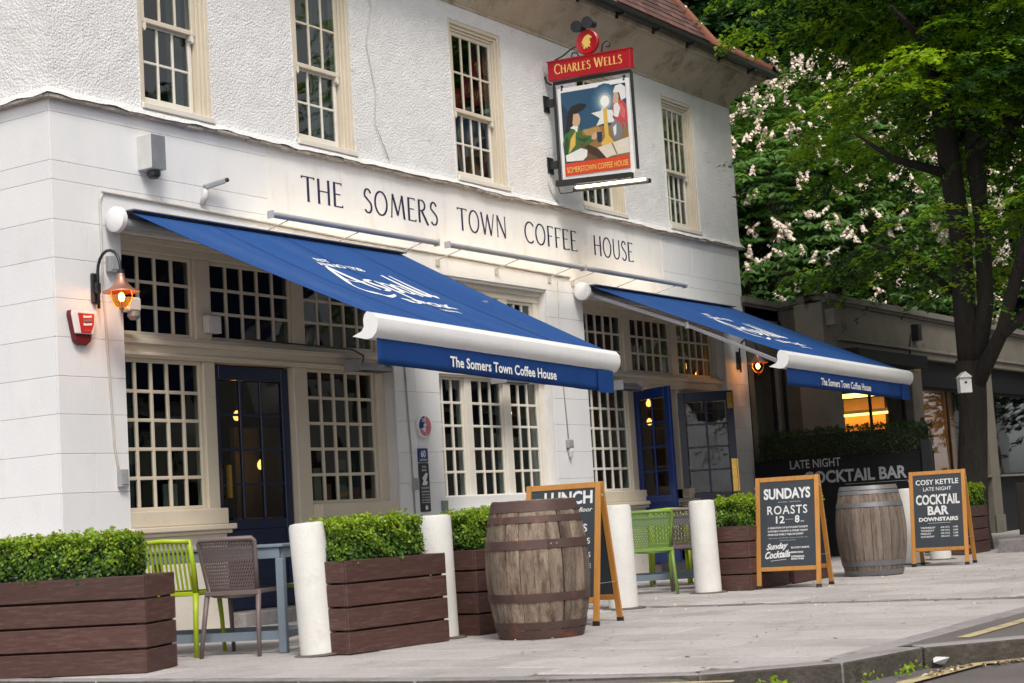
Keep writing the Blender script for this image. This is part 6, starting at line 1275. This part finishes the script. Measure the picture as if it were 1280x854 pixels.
far_tree('broad tree filling the gap far behind the chestnut blossom', (46.0, 14, 7.5), (7.0, 7.0, 6.5), 3000, .30, DARKL)
far_tree('tall dark tree between the pub roof and the lime green crown', (39, 6.5, 9.0), (4.6, 4.6, 6.0), 2600, .26, DARKL)
far_tree('tree on the right side of the street ahead', (38, -6.2, 8.8), (4.2, 3.6, 4.4), 1300, .16, LEAF_A)
# ================================================================ ACROSS THE STREET (seen mirrored in the windows)
hs0 = None
def house(label, x, col):
    t = thing('terraced_house', label, 'house', (x, -19, 0), group='terraced houses across the street')
    build(MB().box(x, x + 8.8, -27, -19, -.1, 6.2), 'wall', M[col], t); q = MB(); q.prism([(0, 6.2), (8.8, 6.2), (4.4, 9.8)], 8.4, Matrix(((1, 0, 0, x), (0, 0, -1, -18.9), (0, 1, 0, 0), (0, 0, 0, 1)))); build(q, 'gable', M[col], t)
    q = MB(); q.add([(x - .3, -18.6, 6.0), (x + 4.4, -18.6, 9.95), (x + 4.4, -27.2, 9.95), (x - .3, -27.2, 6.0), (x + 9.1, -18.6, 6.0), (x + 9.1, -27.2, 6.0)], [(0, 1, 2, 3), (1, 4, 5, 2)]); o = build(q, 'roof', M['lead'], t); o.modifiers.new('s', 'SOLIDIFY').thickness = .12
    for xx, z in ((1.2, 1.0), (5.8, 1.0), (1.2, 3.9), (3.7, 3.9), (5.8, 3.9)):
        f_ = build(MB().box(x + xx - .08, x + xx + 1.6, -18.99, -18.92, z - .1, z + 1.6), 'window', M['s_white'], t); build(MB().box(x + xx, x + xx + .72, -18.915, -18.90, z, z + 1.5).box(x + xx + .8, x + xx + 1.52, -18.915, -18.90, z, z + 1.5), 'pane', M['dark_panel'], f_)
    build(MB().box(x + 3.6, x + 4.6, -18.99, -18.9, 0, 2.2), 'door', M['blue_door'], t)
for x, c_, lb in ((14, 'white_render', 'white gabled house across the street, nearest'), (24, 'cream_pale', 'cream gabled house across the street, second'), (34, 'white_render', 'white gabled house across the street, third'), (44, 'cream_pale', 'cream gabled house across the street, fourth'), (55, 'white_render', 'white gabled house across the street, fifth'), (66, 'cream_pale', 'cream gabled house across the street, sixth'), (77, 'white_render', 'white gabled house across the street, farthest')): house(lb, x, c_)
for i, (x, y) in enumerate(((3, -20), (12.5, -17.2), (23, -17), (52, -13), (64, -14.5))): far_tree(['street tree opposite the pub corner', 'street tree opposite the middle of the pub', 'street tree opposite the hanging sign', 'street tree opposite the low grey building', 'street tree far down the opposite pavement'][i], (x, y, 7.6), (4.4, 3.4, 4.4), 520, .30)

# gum spots and a scatter of fallen petals on the paving
q = MB()
for i in range(130):
    x = random.uniform(7.5, 20); y = random.uniform(-6.8, -3.7); r_ = random.uniform(.006, .015); n = 6; q.add([(x + r_ * math.cos(2 * PI * k / n) * random.uniform(.8, 1.2), y + r_ * math.sin(2 * PI * k / n), .0035) for k in range(n)], [tuple(range(n))])
o = build(q, 'chewing_gum_spots', M['mortar'], pave, kind='stuff')
p = np.stack([rng.uniform(9, 26, 700), rng.uniform(-6.8, -1.2, 700), np.full(700, .008)], 1); o = leaves('fallen_petals', p, rng.normal(size=(700, 3)) * .35 + [0, 0, 1], .022, [M['blossom'], M['p_page'], M['p_table']], pave, kind='stuff')
